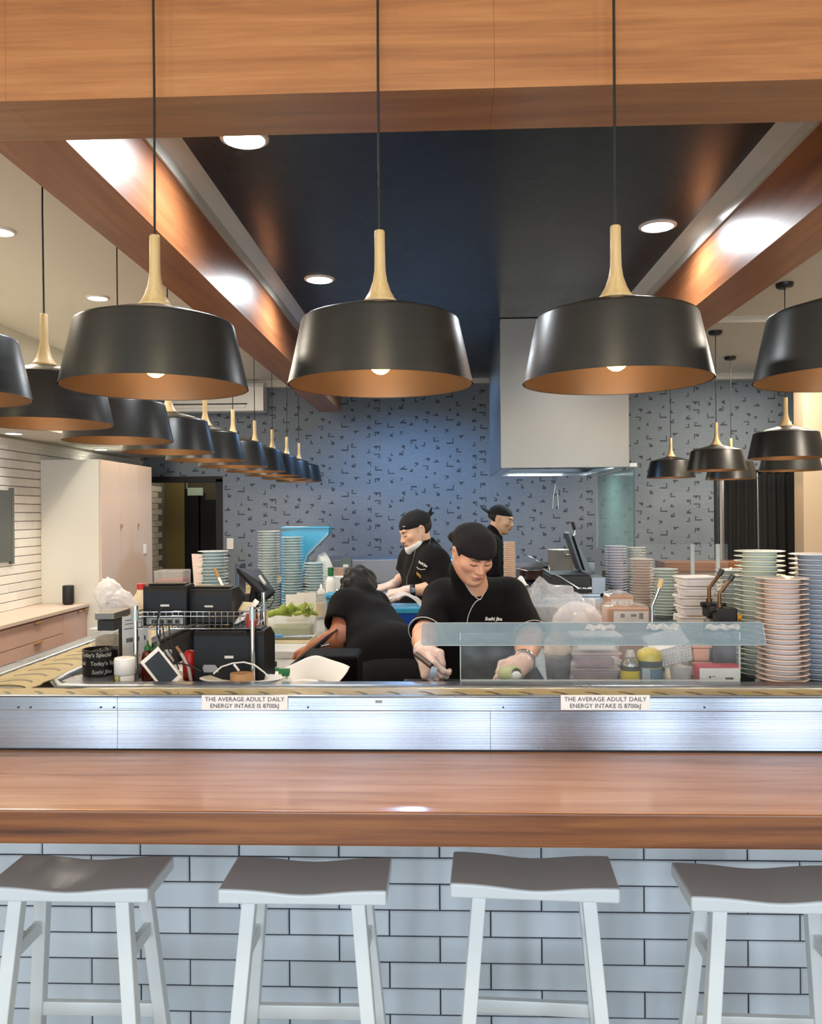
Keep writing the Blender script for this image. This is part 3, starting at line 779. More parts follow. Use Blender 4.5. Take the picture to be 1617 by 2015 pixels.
BA, BB, BC = 1.115, 1.0, 1.04
t = thing('front_workbench', 'narrow stainless workbench right behind the conveyor', 'workbench')
obj('top', MB().bx(-1.0, -.38, 2.48, 2.82, BA - .03, BA).bx(-.38, .36, 2.48, 2.645, BA - .03, BA).bx(.36, 1.36, 2.48, 2.82, BA - .03, BA), M['steel_dark'], t, bevel=.003)
obj('cabinet', MB().bx(-1.18, 1.36, 2.565, 2.63, 0, BA - .031), M['steel_dark'], t)
t = thing('left_workbench', 'white topped workbench running back on the left of the kitchen', 'workbench')
obj('top', MB().bx(-1.17, -.66, 2.822, 6.15, BB - .04, BB), M['white_lam'], t, bevel=.003)
obj('cabinet', MB().bx(-1.17, -.69, 2.83, 6.1, 0, BB - .041), M['steel_dark'], t)
t = thing('right_workbench', 'stainless workbench on the right of the kitchen carrying plates and bags', 'workbench')
obj('top', MB().bx(.36, 1.36, 2.822, 3.75, BC - .04, BC).bx(1.0, 1.36, 3.751, 5.98, BC - .04, BC), M['steel_dark'], t, bevel=.003)
obj('cabinet', MB().bx(.5, 1.35, 2.86, 3.7, 0, BC - .041).bx(1.02, 1.35, 3.7, 5.95, 0, BC - .041), M['steel_dark'], t)
t = thing('prep_counter', 'stainless prep counter in front of the chef wearing a mask', 'workbench')
PDZ = 1.10
obj('top', MB().bx(-.62, -.33, 4.75, 5.9, PDZ - .04, PDZ), M['steel_dark'], t, bevel=.003)
obj('cabinet', MB().bx(-.60, -.36, 4.8, 5.9, 0, PDZ - .041), M['black_plastic'], t)
t = thing('refrigerated_counter', 'stainless refrigerated counter below the patterned wall', 'counter')
obj('body', MB().bx(-1.1, .05, 6.35, 6.95, 0, 1.07), M['steel_dark'], t)
obj('gap_strip', MB().bx(-1.1, .05, 6.36, 6.9, 1.071, 1.115), M['rubber'], t)
obj('hood_front', MB().prism([(6.30, 1.12), (6.95, 1.12), (6.95, 1.295), (6.33, 1.295)], -1.1, .05, axis='x'), M['dull_steel'], t, bevel=.004)
obj('front_ledge', MB().bx(-1.1, .05, 6.26, 6.33, 1.116, 1.135), M['chrome'], t, bevel=.003)
o = obj('outlet_box', MB().bx(-.04, .04, -.03, 0, -.05, .05).bx(-.02, .02, -.032, -.03, -.022, .0, 1), [pbr('grey_green_box', '5F6E6C', .5), M['paper']], None, P(681, 1110, Y=6.29)); tag(o, 'grey socket box with a white label on the stainless counter', 'socket')

# exhaust hood and cooking range
hd = thing('exhaust_hood', 'big boxy stainless exhaust hood over the cooking range', 'hood')
HX0, HX1, HY0, HY1, HZ = .412, 1.325, 6.0, 7.45, 1.965
def steelv(): return steel('hood_steel', '938B80', 0.34, (30, 30, .6), 0.04, .12)
hs = steelv()
obj('front_panel', MB().bx(HX0, HX1, HY0, HY0 + .012, HZ, CEIL - .003), hs, hd, bevel=.002)
obj('left_panel', MB().bx(HX0, HX0 + .012, HY0 + .013, HY1, HZ, CEIL - .003), M['steel_dark'], hd)
obj('right_panel', MB().bx(HX1 - .012, HX1, HY0 + .013, HY1, HZ, CEIL - .003), M['steel_dark'], hd)
obj('rear_panel', MB().bx(HX0 + .013, HX1 - .013, HY1 - .012, HY1, HZ, CEIL - .003), M['steel_dark'], hd)
obj('gutter', MB().bx(HX0 + .012, HX1 - .012, HY0 + .012, HY0 + .09, HZ, HZ + .03).bx(HX0 + .012, HX0 + .09, HY0 + .09, HY1 - .012, HZ, HZ + .03).bx(HX1 - .09, HX1 - .012, HY0 + .09, HY1 - .012, HZ, HZ + .03).bx(HX0 + .09, HX1 - .09, HY1 - .1, HY1 - .012, HZ, HZ + .03), M['chrome'], hd)
for i in range(2):
    a = HX0 + .09 + i * .365
    fl = obj('grease_filter', MB().prism([(HY0 + .1, HZ + .30), (HY1 - .1, HZ + .06), (HY1 - .1, HZ + .09), (HY0 + .1, HZ + .33)], a, a + .36, axis='x'), M['steel_dark'], hd)
obj('corner_bracket', MB().bx(HX1 + .001, HX1 + .055, HY0, HY0 + .09, HZ, HZ + .028), M['white_plastic'], hd, bevel=.002)
gp = thing('glass_splash_panel', 'green tinted glass side panel hanging below the hood at its right', 'glass panel')
obj('pane', MB().bx(1.352, 1.360, 6.0, 7.42, 1.33, 1.96), M['splash_glass'], gp)
obj('front_edge', MB().bx(1.350, 1.362, 5.992, 6.0, 1.32, 1.962), pbr('dark_glass_edge', '2C4540', .2), gp)
obj('rear_edge', MB().bx(1.350, 1.362, 7.42, 7.43, 1.33, 1.96), M['acrylic_edge'], gp)
light('AREA', 'hood_lamp', (.87, 6.7, 1.995), 9, (.85, 1.0, .95), .5, .2, aim=(.87, 6.7, 0))
rg = thing('cooking_range', 'black and stainless cooking range below the hood', 'range')
obj('body', MB().bx(.66, 1.33, 6.02, 7.42, 0, 1.04), M['steel_dark'], rg)
obj('hob', MB().bx(.67, 1.32, 6.05, 7.40, 1.041, 1.07), M['black_plastic'], rg, bevel=.004)
for x in (.79, 1.0, 1.2):
    for y in (6.45, 7.0):
        obj('burner_grate', MB().tube([(x + .1 * math.cos(a), y + .1 * math.sin(a), 1.085) for a in np.linspace(0, 6.283, 17)], .007, 6).bx(x - .12, x + .12, y - .006, y + .006, 1.072, 1.092).bx(x - .006, x + .006, y - .12, y + .12, 1.072, 1.092), M['black_metal'], rg)
obj('back_ledge', MB().bx(.40, 1.33, 7.425, 7.5, 1.04, 1.20), M['steel_dark'], rg)
gb = thing('grill_bench', 'stainless bench with folded edges before the cooking range', 'workbench')
GZ = 1.11
obj('top', MB().bx(.40, .985, 4.75, 5.95, GZ - .035, GZ), M['steel_dark'], gb, bevel=.004)
obj('cabinet', MB().bx(.43, .97, 4.9, 5.9, 0, GZ - .036), M['steel_dark'], gb)
obj('raised_edge', MB().bx(.62, .985, 5.30, 5.34, GZ, GZ + .022), M['chrome'], gb, bevel=.004)
gr = thing('contact_grill', 'black contact grill with its slanted steel lid propped open', 'grill')
GX0, GX1 = P(1078, 1140, Y=5.6).x, P(1158, 1140, Y=5.6).x
obj('base', MB().bx(GX0, GX1, 5.5, 5.92, GZ, GZ + .115), M['black_metal'], gr, bevel=.006)
obj('plate', MB().bx(GX0 + .01, GX1 - .01, 5.51, 5.91, GZ + .116, GZ + .125), M['rubber'], gr)
c = obj('control_box', MB().bx(GX1 + .001, GX1 + .095, 5.5, 5.8, GZ, GZ + .105), M['steel_dark'], gr, bevel=.004)
obj('foot', MB().cyl(.008, 0, .03, 10, Matrix.Translation((GX0 + .02, 5.498, GZ + .012))).cyl(.01, 0, .02, 10, Matrix.Translation((GX1 - .01, 5.495, GZ + .03))), M['chrome'], gr)
a0, a1 = P(1117, 1048, Y=5.8), P(1142, 1122, Y=5.8)
lid = MB(); d = (a1 - a0)
q = Matrix.Translation((a0 + a1) / 2 + Vector((0, .05, 0))) @ Matrix.Rotation(math.atan2(d.x, -d.z) * -1, 4, 'Y')
lid.box((0, 0, 0), (.026, .20, d.length), q)
obj('lid', lid, pbr('grey_grill_lid', '5E6466', .35, .7), gr, bevel=.006)
lid = MB(); a2 = P(1160, 1120, Y=5.8)
lid.add([a0 + Vector((.03, .2, -.02)), a2 + Vector((0, .2, 0)), a1 + Vector((.02, .2, 0)), a0 + Vector((.03, -.08, -.02)), a2 + Vector((0, -.08, 0)), a1 + Vector((.02, -.08, 0))], [(0, 1, 2), (5, 4, 3), (0, 3, 4, 1), (1, 4, 5, 2), (2, 5, 3, 0)])
obj('lid_side', lid, pbr('pale_steel_plate', '6E7878', .4, .7), gr)
obj('lid_handle', MB().tube([a0 + Vector((.03, 0, -.03)), P(1131, 1052, Y=5.8), P(1131, 1043, Y=5.8)], .006, 8), M['chrome'], gr)
obj('grip', MB().tube([P(1131, 1043, Y=5.8), P(1126, 1027, Y=5.8)], .012, 10), M['rubber'], gr)

def pot(name, label, cat, loc, r, h, mat, n=32, extra=None):
    t = thing(name, label, cat, loc)
    obj('body', MB().lathe([(0, .002), (r - .004, .002), (r, .01), (r, h), (r + .006, h + .003), (r + .004, h + .006), (r - .004, h), (r - .006, .012), (0, .01)], n), mat, t)
    return t
t = pot('stock_pot', 'tall stainless stock pot on the cooking range', 'pot', at(1104, 6.95, 1.092), .105, .24, M['pot'])
obj('handle', MB().tube([(.03, -.105, .2), (.035, -.125, .205), (.06, -.12, .205), (.065, -.095, .2)], .006), M['chrome'], t)
t = pot('saucepan', 'small stained saucepan with red rim behind the chefs', 'pot', at(1052, 6.9, 1.092), .072, .075, pbr('stained_pan', '8A6A60', .35, .7, var=.3))
obj('pan_lid', MB().lathe([(0, .10), (.02, .098), (.07, .082), (.074, .078)], 24), M['rubber'], t)
obj('pan_handle', MB().tube([(-.06, -.04, .07), (-.15, -.09, .095), (-.20, -.12, .10)], .008), M['chrome'], t)
t = pot('frying_pan', 'black frying pan with a red body at the back of the range', 'pan', at(1047, 7.2, 1.10), .10, .06, pbr('dark_red_enamel', '4A2320', .4))
obj('pan_handle', MB().tube([(.09, 0, .07), (.24, .02, .11)], .011), M['rubber'], t)
t = thing('fry_basket', 'long handled steel fry basket lying across the grill bench', 'basket')
p0, p1 = P(1068, 1119, Y=5.35), P(1137, 1154, Y=5.35)
obj('handle', MB().tube([p0, p0.lerp(p1, .5) + Vector((0, 0, .004)), p1 - Vector((0, 0, .012))], .0048, 8), M['chrome'], t)
obj('rod', MB().tube([P(1030, 1090, Y=6.0), P(1080, 1114, Y=5.45), P(1081, 1125, Y=5.45)], .0036, 8), M['chrome'], t)
obj('loop', MB().tube([p1 + Vector((.05 * math.cos(a) + .04, .03 * math.sin(a), -.012)) for a in np.linspace(0, 6.28, 13)], .005, 6), M['chrome'], t)
tg = thing('hanging_tongs', 'steel tongs hanging from a hook under the hood', 'tongs')
b0 = P(1093, 953, Y=7.37)
obj('hook', MB().tube([b0 + Vector((-.02, 0, .095)), b0 + Vector((-.022, 0, .06)), b0 + Vector((0, 0, .0)), b0 + Vector((.004, 0, .06)), b0 + Vector((-.006, 0, .09)), b0 + Vector((-.02, 0, .1))], .003, 6), M['black_metal'], tg)
for s, px in ((-1, 1089), (1, 1098)):
    obj('arm', MB().tube([b0 + Vector((0, s * .004, 0)), P(px, 978, Y=7.37), P(px + s, 1001, Y=7.37)], .0065, 6, flat=.5), M['chrome'], tg)

tb = thing('tissue_dispenser', 'grey metal tissue box with a crumpled white tissue behind the front chef', 'tissue box', at(1022, 5.0, GZ))
obj('box', MB().bx(-.055, .07, -.05, .07, 0, .075).bx(-.04, .055, -.04, .06, .076, .09), pbr('grey_tin', '8F9698', .4, .5), tb, bevel=.004)
rt = random.Random(5)
cr = MB(); cr.sheet(lambda u, v: (-.045 + .10 * u, -.02 + .06 * v, .091 + .055 * math.sin(math.pi * u) * math.sin(math.pi * v) + .014 * math.sin(9 * u + 5 * v)), 12, 10)
obj('tissue', cr, M['paper'], tb, solid=.001)
o = obj('blue_bag', MB().ball((0, 0, .12), (.085, .06, .125), 18, 12), pbr('shiny_blue_film', '2E86D6', .2, coat=.6), None, at(894, 5.75, GZ)); tag(o, 'shiny blue bag seen between two chefs', 'bag')
o = obj('chopping_block_stand', MB().bx(-.14, .14, -.1, .1, 0, GZ), M['steel_dark'], None, at(892, 5.75, 0)); tag(o, 'narrow steel stand under the blue bag', 'stand')
for i, lb in enumerate(('white and orange rimmed bowl by the blue bag, lower one', 'white and orange rimmed bowl by the blue bag, upper one')):
    o = obj('small_bowl', MB().lathe([(0, 0), (.025, 0), (.04, .016), (.042, .018), (.024, .004), (0, .004)], 20), M['paper'], None, at(888, 5.62, GZ + .001 + i * .016)); tag(o, lb, 'bowl', 'bowls by the blue bag')

# ------------------------------------------------------------------ plates, each one its own object
def plate_mesh(name, r, pitch, body, rim, under):
    c = r * .66
    b = MB(); n = 36
    prof = [(0, .001), (c * .92, .001), (c * .97, 0), (c, .002), (c * 1.01, pitch * .80), (r * .93, pitch * .93), (r, pitch * 1.0), (r, pitch * 1.10), (r * .97, pitch * 1.14), (c, pitch * .99), (0, pitch * .96)]
    b.lathe(prof, n)
    k = len(prof) - 1
    for i in range(n):
        for q in (5, 6, 7): b.m[i * k + q] = 1
        b.m[i * k + 4] = 2
    return b.mesh(name, [body, rim, under])
def glaze(name, c): return pbr(name, c, .22, var=.04, coat=.3)
def plate_stack(px, Y, z, count, dia, pitch, body, rim, under, what, where, group, jitter=.002, seed=0):
    rr = random.Random(seed); me = plate_mesh('sushi_plate', dia / 2, pitch, body, rim, glaze('shaded_under_glaze', under)); b = at(px, Y, z)  # underside glaze deepened, so the shade below each rim sits in its colour
    for i in range(count):
        o = link('sushi_plate', me, None, (b.x + rr.uniform(-jitter, jitter), b.y + rr.uniform(-jitter, jitter), z + i * pitch), (0, 0, rr.uniform(0, 6)))
        n = count - i
        pos = 'top plate' if n == 1 else ('bottom plate' if i == 0 else ORD[n - 1] + ' plate from the top')
        tag(o, f'{pos} of the {what} stack {where}', 'plate', group)
W_ = glaze('white_glaze', 'DDE0DC')
plate_stack(1538.5, 2.555, BA, 22, .1515, .0150, glaze('salmon_body', 'E2DCD6'), glaze('salmon_rim', 'EDC9B8'), 'C08068', 'salmon rimmed', 'right of the acrylic guard', 'salmon rimmed plates', .002, 1)
plate_stack(1494.5, 2.725, BA, 26, .155, .0155, glaze('green_body', 'DADDD2'), glaze('pale_green_rim', 'E0E6D2'), '7F8A6C', 'pale green rimmed', 'behind the salmon one', 'pale green rimmed plates', .002, 2)
plate_stack(1608, 2.66, BA, 26, .165, .0152, glaze('blue_body', 'B9BEC6'), glaze('blue_rim', 'C6CAD0'), '66728A', 'grey blue', 'at the picture edge', 'grey blue plates', .0015, 3)
plate_stack(1452, 2.93, BC, 26, .150, .0155, glaze('greygreen_body', 'C4CAC4'), glaze('greygreen_rim', 'D8DCD6'), '7A857C', 'grey white', 'behind the pale green one', 'grey white plates', .004, 4)
plate_stack(1212, 5.8, BC, 20, .150, .0185, glaze('lavender_body', 'D2D3DE'), glaze('lavender_rim', 'E0DEE8'), '8688A4', 'lavender', 'before the glass panel', 'lavender plates', .002, 5)
plate_stack(1262, 5.25, BC, 18, .148, .0172, glaze('rosewhite_body', 'DED6D0'), glaze('rosewhite_rim', 'E4CCC0'), 'A87C6C', 'rosy white', 'left of the green bottle', 'rosy white plates', .003, 6)
plate_stack(1308, 4.85, BC, 16, .148, .0172, glaze('greenwhite_body', 'D0D8D2'), glaze('greenwhite_rim', 'DEE5DD'), '84948A', 'green white', 'behind the green bottle', 'green white plates', .004, 7)
plate_stack(1251, 5.87, BC, 20, .140, .0178, W_, W_, '9A9A98', 'plain white', 'behind the rosy one', 'plain white plates', .002, 8)
BL = glaze('blue_white_rim', 'D8E4E4'); BD = glaze('teal_body', 'BCD0D2')
rz = 1.235
t = obj('plate_riser', MB().bx(-.06, .06, -.07, .07, 0, rz - BB - .001), M['steel_dark'], None, at(419, 4.0, BB), bevel=.004); tag(t, 'steel riser block under the short plate stack behind the printers', 'stand')
plate_stack(419, 4.0, rz, 15, .146, .0157, BD, glaze('cream_rim', 'E0E6E2'), '4E7E8C', 'short blue white', 'behind the printers', 'short blue white plates', .005, 9)
plate_stack(530, 5.5, BB, 31, .150, .0172, glaze('palegrey_body', 'CBD6D3'), BL, '3F7D94', 'tallest blue white', 'near the wedge', 'tallest blue white plates', .002, 10)
plate_stack(576, 5.3, BB, 29, .146, .0172, BD, BL, '2F7F9E', 'middle blue white', 'touching the blue wedge', 'second tallest blue white plates', .002, 11)
plate_stack(621, 5.12, BB, 20, .140, .0172, BD, BL, '2F7F9E', 'low blue white', 'below the blue wedge', 'low blue white plates', .003, 12)
bm = MB().lathe([(0, 0), (.028, 0), (.03, .002), (.036, .008), (.0415, .0125), (.042, .0145), (.034, .009), (0, .003)], 22).mesh('rice_bowl', glaze('orange_brown_bowl', 'DCC2AC'))
bb = at(1003, 5.45, GZ)
o = obj('bowl_riser', MB().bx(-.05, .05, -.05, .05, 0, .045), M['steel_dark'], None, bb); tag(o, 'small steel block under the orange bowl stack', 'stand')
for i in range(25):
    o = link('rice_bowl', bm, None, (bb.x + random.uniform(-.001, .001), bb.y, GZ + .046 + i * .0119)); n = 25 - i
    tag(o, ('top bowl' if n == 1 else ORD[n - 1] + ' bowl from the top') + ' of the orange brown bowl stack', 'bowl', 'orange brown bowls')

# blue wedge shaped scoop behind the stacks
we = thing('blue_hopper', 'light blue plastic wedge shaped hopper above the low plate stack', 'hopper')
yb = 5.62
pts = [P(594, 1040, Y=yb), P(649, 1040, Y=yb), P(648, 1050, Y=yb), P(606, 1092, Y=yb), P(590, 1150, Y=yb), P(556, 1200, Y=yb), P(556, 1046, Y=yb)]
obj('shell', MB().prism([(p.x, p.z) for p in pts], yb - .05, yb + .12, axis='y'), M['blue_plastic'], we, bevel=.004)
obj('rim', MB().bx(pts[6].x, pts[1].x + .006, yb - .06, yb + .13, pts[0].z, pts[0].z + .012), M['blue_plastic'], we, bevel=.003)
obj('seam', MB().tube([pts[2] + Vector((0, -.052, 0)), pts[3] + Vector((0, -.052, 0)), pts[4] + Vector((0, -.052, 0))], .006), M['acrylic_edge'], we)
obj('support', MB().bx(pts[5].x, pts[5].x + .10, yb - .04, yb + .1, BB, pts[5].z), M['blue_plastic'], we)

# ------------------------------------------------------------------ right bench goods
def tub(name, label, cat, loc, w, d, h, mat, group=None, rz=0, lid=True, lidmat=None, taper=1.14, content=None):
    t = thing(name, label, cat, loc, (0, 0, rz), group)
    b = MB(); b.box((0, 0, h / 2), (w / taper, d / taper, h), taper=taper); obj('tub', b, mat, t, bevel=.006)
    if lid: obj('lid', MB().bx(-w / 2 - .004, w / 2 + .004, -d / 2 - .004, d / 2 + .004, h + .0005, h + .007), lidmat or mat, t, bevel=.003)
    if content: obj('content', MB().bx(-w / 2 / taper + .006, w / 2 / taper - .006, -d / 2 / taper + .006, d / 2 / taper - .006, .003, h * .7), content, t, bevel=.008)
    return t
wt = pbr('white_foam_tub', 'E9E1DB', .5, var=.04)
p = at(1368, 2.99, BC)
for i in range(11):
    n = 11 - i
    tub('takeaway_tub', ('top tub' if n == 1 else 'bottom tub' if i == 0 else ORD[n - 1] + ' tub from the top') + ' of the white tub stack by the blowtorches', 'tub',
        (p.x + random.uniform(-.004, .004), p.y + random.uniform(-.004, .004), BC + i * .0345), .122, .105, .026, wt, 'white takeaway tubs', random.uniform(-.12, .12))

def blowtorch(label, px, Y, z0, can_h, r, canmat, lean, tall, twist=0, tubecol='brass', head=True):
    t = thing('blowtorch', label, 'blowtorch', at(px, Y, z0), (0, 0, twist))
    obj('canister', MB().lathe([(0, 0), (r, 0), (r, can_h * .86), (r * .8, can_h * .95), (r * .4, can_h), (0, can_h)], 24), canmat, t)
    hz = can_h
    obj('head', MB().bx(-r * .9, r * 1.0, -r * .7, r * .7, hz - .004, hz + .043), M['rubber'], t, bevel=.006)
    obj('knob', MB().cyl(.010, 0, .016, 14, Matrix.Translation((r * 1.0, 0, hz + .012)) @ Matrix.Rotation(math.pi / 2, 4, 'Y')), M['orange_rubber'], t)
    obj('trigger', MB().cyl(.009, 0, .02, 12, Matrix.Translation((-r * 1.25, 0, hz + .036)) @ Matrix.Rotation(math.pi / 2, 4, 'Y')), M['rubber'], t)
    x0 = -r * .45
    obj('nozzle', MB().tube([(x0, 0, hz + .04), (x0, 0, hz + .04 + tall * .45), (x0 + lean * .2, 0, hz + .04 + tall * .55), (x0 + lean * .85, 0, hz + .04 + tall * .88)], .0062, 10).cyl(.010, hz + .038, hz + .055, 12, Matrix.Translation((x0, 0, 0))), M[tubecol], t)
    obj('tip', MB().tube([(x0 + lean * .75, 0, hz + .04 + tall * .83), (x0 + lean, 0, hz + .04 + tall)], .0092, 12), M['black_metal'] if tubecol == 'brass' else M['ash'], t)
    return t
can_dark = pbr('dark_gas_can', '4A4548', .35, .3, var=.3, scale=20)
hz = zat(1420, 1222, 2.66) - BA
blowtorch('blowtorch with bent brass nozzle, the nearer of two behind the guard', 1425, 2.66, BA, hz, .034, can_dark, .042, .105)
blowtorch('blowtorch with bent brass nozzle, half behind the nearer one', 1404, 2.775, BA, hz + .004, .034, can_dark, .045, .11, .15)
blowtorch('blowtorch with a pale bent tube and tan tip by the wrapped cartons', 1290, 2.90, BC, zat(1280, 1262, 2.9) - BC, .028, can_dark, .034, .175, 0, 'chrome')

# wrapped cartons
for (x0, x1, y0, Y, lb, al) in ((1192, 1240, 1170, 3.42, 'film wrapped beige carton, the farther of two right of the clear bag', 0), (1190, 1270, 1193, 3.2, 'film wrapped beige carton with printed white side, nearer of two', 1)):
    pz = zat((x0 + x1) / 2, y0, Y); cx = (P(x0, 1200, Y=Y).x + P(x1, 1200, Y=Y).x) / 2; w = (x1 - x0) * mm(Y)
    t = thing('wrapped_carton', lb, 'carton', (cx, Y, BC), group='film wrapped cartons')
    h = pz - BC
    obj('carton', MB().box((0, 0, h / 2), (w, .12, h)), M['salmon_film'], t, bevel=.006)
    obj('label', MB().bx(-w * .36 if al else -w * .4, w * .46, -.0625, -.061, h - .055, h - .012), M['paper'], t)
    obj('print', MB().bx(-w * .2, -w * .1, -.064, -.0626, h - .035, h - .02).bx(w * .05, w * .18, -.064, -.0626, h - .032, h - .022).bx(w * .24, w * .34, -.064, -.0626, h - .04, h - .018), pbr('grey_print', '9C9590', .6), t)
    obj('film_flap', MB().sheet(lambda u, v: (-w / 2 + w * u, -.06 + .12 * v, h + .004 + .014 * abs(math.sin(7 * u + 3 * v)) * math.sin(math.pi * u)), 14, 6), M['film'], t)
t = thing('loose_film', 'crumpled strip of clear film trailing left from the wrapped cartons', 'film')
c0 = P(1120, 1166, Y=3.45); c1 = P(1190, 1170, Y=3.45)
obj('strip', MB().sheet(lambda u, v: Vector((c0.x + (c1.x - c0.x) * u, 3.45 + .04 * v, BC + .002 + (.24 + (.012 * math.sin(9 * u)) - .02 * u * 0) * (1 - .10 * v))), 16, 4), M['film'], t)
obj('roll', MB().cyl(.02, BC, BC + .235, 16, Matrix.Translation((c1.x - .02, 3.47, 0))), M['film_white'], t)

# big clear bag
def crumple(c, r, seed, n=30, m=20, amp=.12, sq=1.0):
    rr = random.Random(seed); ph = [(rr.uniform(2, 6), rr.uniform(2, 6), rr.uniform(0, 6), rr.uniform(.4, 1)) for _ in range(7)]
    b = MB(); b.ball((0, 0, 0), 1.0, n, m); vs = []
    for x, y, z in b.v:
        k = 0
        for a, bb_, p_, w in ph: k += w * (abs(math.sin(a * x + bb_ * z + p_ + 1.7 * y)) - .5)
        s = 1 + amp * k
        vs.append((c[0] + r[0] * x * s, c[1] + r[1] * y * s, c[2] + r[2] * z * s))
    b.v = vs
    return b
bg = thing('plastic_bag', 'large clear plastic bag with white contents beside the front chef', 'bag')
Yb = 3.34
pk_ = P(1050, 1140, Y=Yb); pl = P(1022, 1166, Y=Yb); pr_ = P(1188, 1205, Y=Yb); pm = P(1120, 1168, Y=Yb)
def bagtop(u, v):
    # ridge profile along u, falls to the bench at v = 0 / 1
    xs = [pl.x + .01, pk_.x - .02, pk_.x + .01, pm.x, (pm.x + pr_.x) / 2, pr_.x - .02, pr_.x]
    zs = [pl.z - .07, pl.z + .01, pk_.z, pm.z + .015, pm.z - .02, pr_.z + .01, pr_.z - .07]
    f = u * 6; i = min(5, int(f)); g = f - i
    x = xs[i] + (xs[i + 1] - xs[i]) * g; z = zs[i] + (zs[i + 1] - zs[i]) * g
    w = .015 + .10 * u ** .6
    prof = math.sin(math.pi * v) ** .55
    wr = .008 * math.sin(31 * u + 9 * v) * math.sin(math.pi * v) + .006 * math.sin(17 * u - 23 * v)
    return (x + wr, Yb - w + 2 * w * v + .5 * wr, BC + .002 + (z - BC) * prof + wr * prof)
obj('film', MB().sheet(bagtop, 48, 22), M['film'], bg)
obj('content', crumple((P(1136, 1200, Y=Yb).x, Yb, (BC + P(1142, 1180, Y=Yb).z) / 2 + .005), (.104, .07, (P(1142, 1180, Y=Yb).z - BC) / 2 * .9), 3, amp=.035), pbr('white_foam_content', 'EDE6E6', .6, var=.05), bg)

# green soap bottle
t = thing('soap_bottle', 'clear bottle of green liquid with a white cap by the plate stacks', 'bottle', at(1331, 3.35, BC))
obj('liquid', MB().lathe([(0, 0), (.025, 0), (.027, .008), (.027, .12), (0, .12)], 20), pbr('green_liquid', '1F5A48', .2), t)
obj('bottle', MB().lathe([(.0275, .0), (.0285, .008), (.0285, .135), (.024, .155), (.012, .17), (.012, .176)], 20), M['acrylic'], t)
obj('cap', MB().cyl(.014, .177, .195, 16).cyl(.006, .195, .212, 10, mat=1), [M['white_plastic'], M['green_plastic']], t)

# below the guard, seen through its pane
Yg = 2.66
t = thing('cloth_tub', 'grey plastic tub with a beige cloth bundle behind the guard pane', 'tub', at(1097, Yg, BA))
obj('tub', MB().lathe([(0, 0), (.036, 0), (.043, .075), (.045, .085), (.041, .085), (.034, .004)], 24), clear('grey_tub', (.22, .22, .23), .6, .25, .1), t)
obj('cloth', crumple((.0, 0, .105), (.042, .038, .045), 9, amp=.08), pbr('beige_cloth', 'C9B6A4', .9), t)
p = at(1167, Yg, BA)
for i, (lb, h, m_) in enumerate((('rosy food tub at the bottom of the stack behind the guard pane', .040, 'tub_pink'), ('rosy food tub in the middle of the stack behind the pane', .040, 'tub_pink'), ('white lidded food tub on top of the stack behind the pane', .044, 'tub'))):
    tub('food_tub', lb, 'tub', (p.x + .003 * (i - 1), p.y, BA + [0, .049, .098][i]), .148, .11, h, M[m_], 'food tubs behind the guard pane', 0, True, wt if i == 2 else None, content=M['fishmeat'] if i < 2 else wt)
o = obj('crumpled_paper', crumple((0, 0, .028), (.032, .03, .027), 12, amp=.14), M['paper'], None, at(1207, 2.74, BA + .0)); tag(o, 'crumpled white paper beside the food tubs', 'paper')
t = thing('gas_can', 'yellow and silver spray gas can behind the guard pane', 'can', at(1239, 2.60, BA))
obj('can', MB().cyl(.0305, 0, .045, 24, mat=0).cyl(.0306, .0455, .06, 24, mat=1).lathe([(.0305, .06), (.029, .068), (.017, .083), (.016, .086), (0, .086)], 24, mat=2), [M['yellow'], pbr('dark_band', '4C4840', .4), M['chrome']], t)
obj('cap', MB().lathe([(.0165, .086), (.012, .098), (.011, .105), (.0, .106)], 20), pbr('grey_cap', 'B9B5AE', .4), t)
t = thing('yellow_canister', 'yellow canister with a blue grey label beside the spray can', 'canister', at(1277, 2.61, BA))
obj('canister', MB().lathe([(0, 0), (.036, 0), (.038, .004), (.038, .085), (.034, .102), (.022, .108), (.02, .11), (0, .11)], 26), M['yellow'], t)
obj('label', MB().cyl(.0385, .004, .052, 26).cyl(.0386, .054, .074, 26, mat=1), [M['blue_label'], pbr('dark_label', '3A3E44', .5)], t)
obj('price_tag', MB().bx(-.032, -.008, -.0405, -.0385, .002, .055), M['acrylic_edge'], t)
t = thing('perforated_basket', 'tilted white perforated plastic basket above the clear cup', 'basket', P(1322, 1290, Y=2.67), (math.radians(24), math.radians(-14), 0))
pb = MB(); nx, ny = 11, 6; W, H = .116, .062
for i in range(nx + 1): pb.bx(-W / 2 + W * i / nx - .0022, -W / 2 + W * i / nx + .0022, -.003, .0, -H / 2, H / 2)
for j in range(ny + 1): pb.bx(-W / 2, W / 2, -.0032, .0002, -H / 2 + H * j / ny - .0022, -H / 2 + H * j / ny + .0022)
o = obj('perforated_side', pb, M['white_plastic'], t); o['kind'] = 'stuff'
obj('rim', MB().bx(-W / 2 - .004, W / 2 + .004, -.005, .09, H / 2, H / 2 + .005).bx(-W / 2 - .004, -W / 2, -.005, .09, -H / 2, H / 2).bx(W / 2, W / 2 + .004, -.005, .09, -H / 2, H / 2).bx(-W / 2, W / 2, .0, .09, -H / 2 - .004, -H / 2), M['white_plastic'], t, bevel=.001)
o = obj('clear_cup', MB().lathe([(0, .002), (.026, .002), (.034, .055), (.036, .058), (.0325, .055), (.0245, .004), (0, .004)], 24), M['tub'], None, at(1338, 2.585, BA + .0)); tag(o, 'small cloudy plastic cup under the tilted basket', 'cup')
p = at(1375, 2.72, BA)
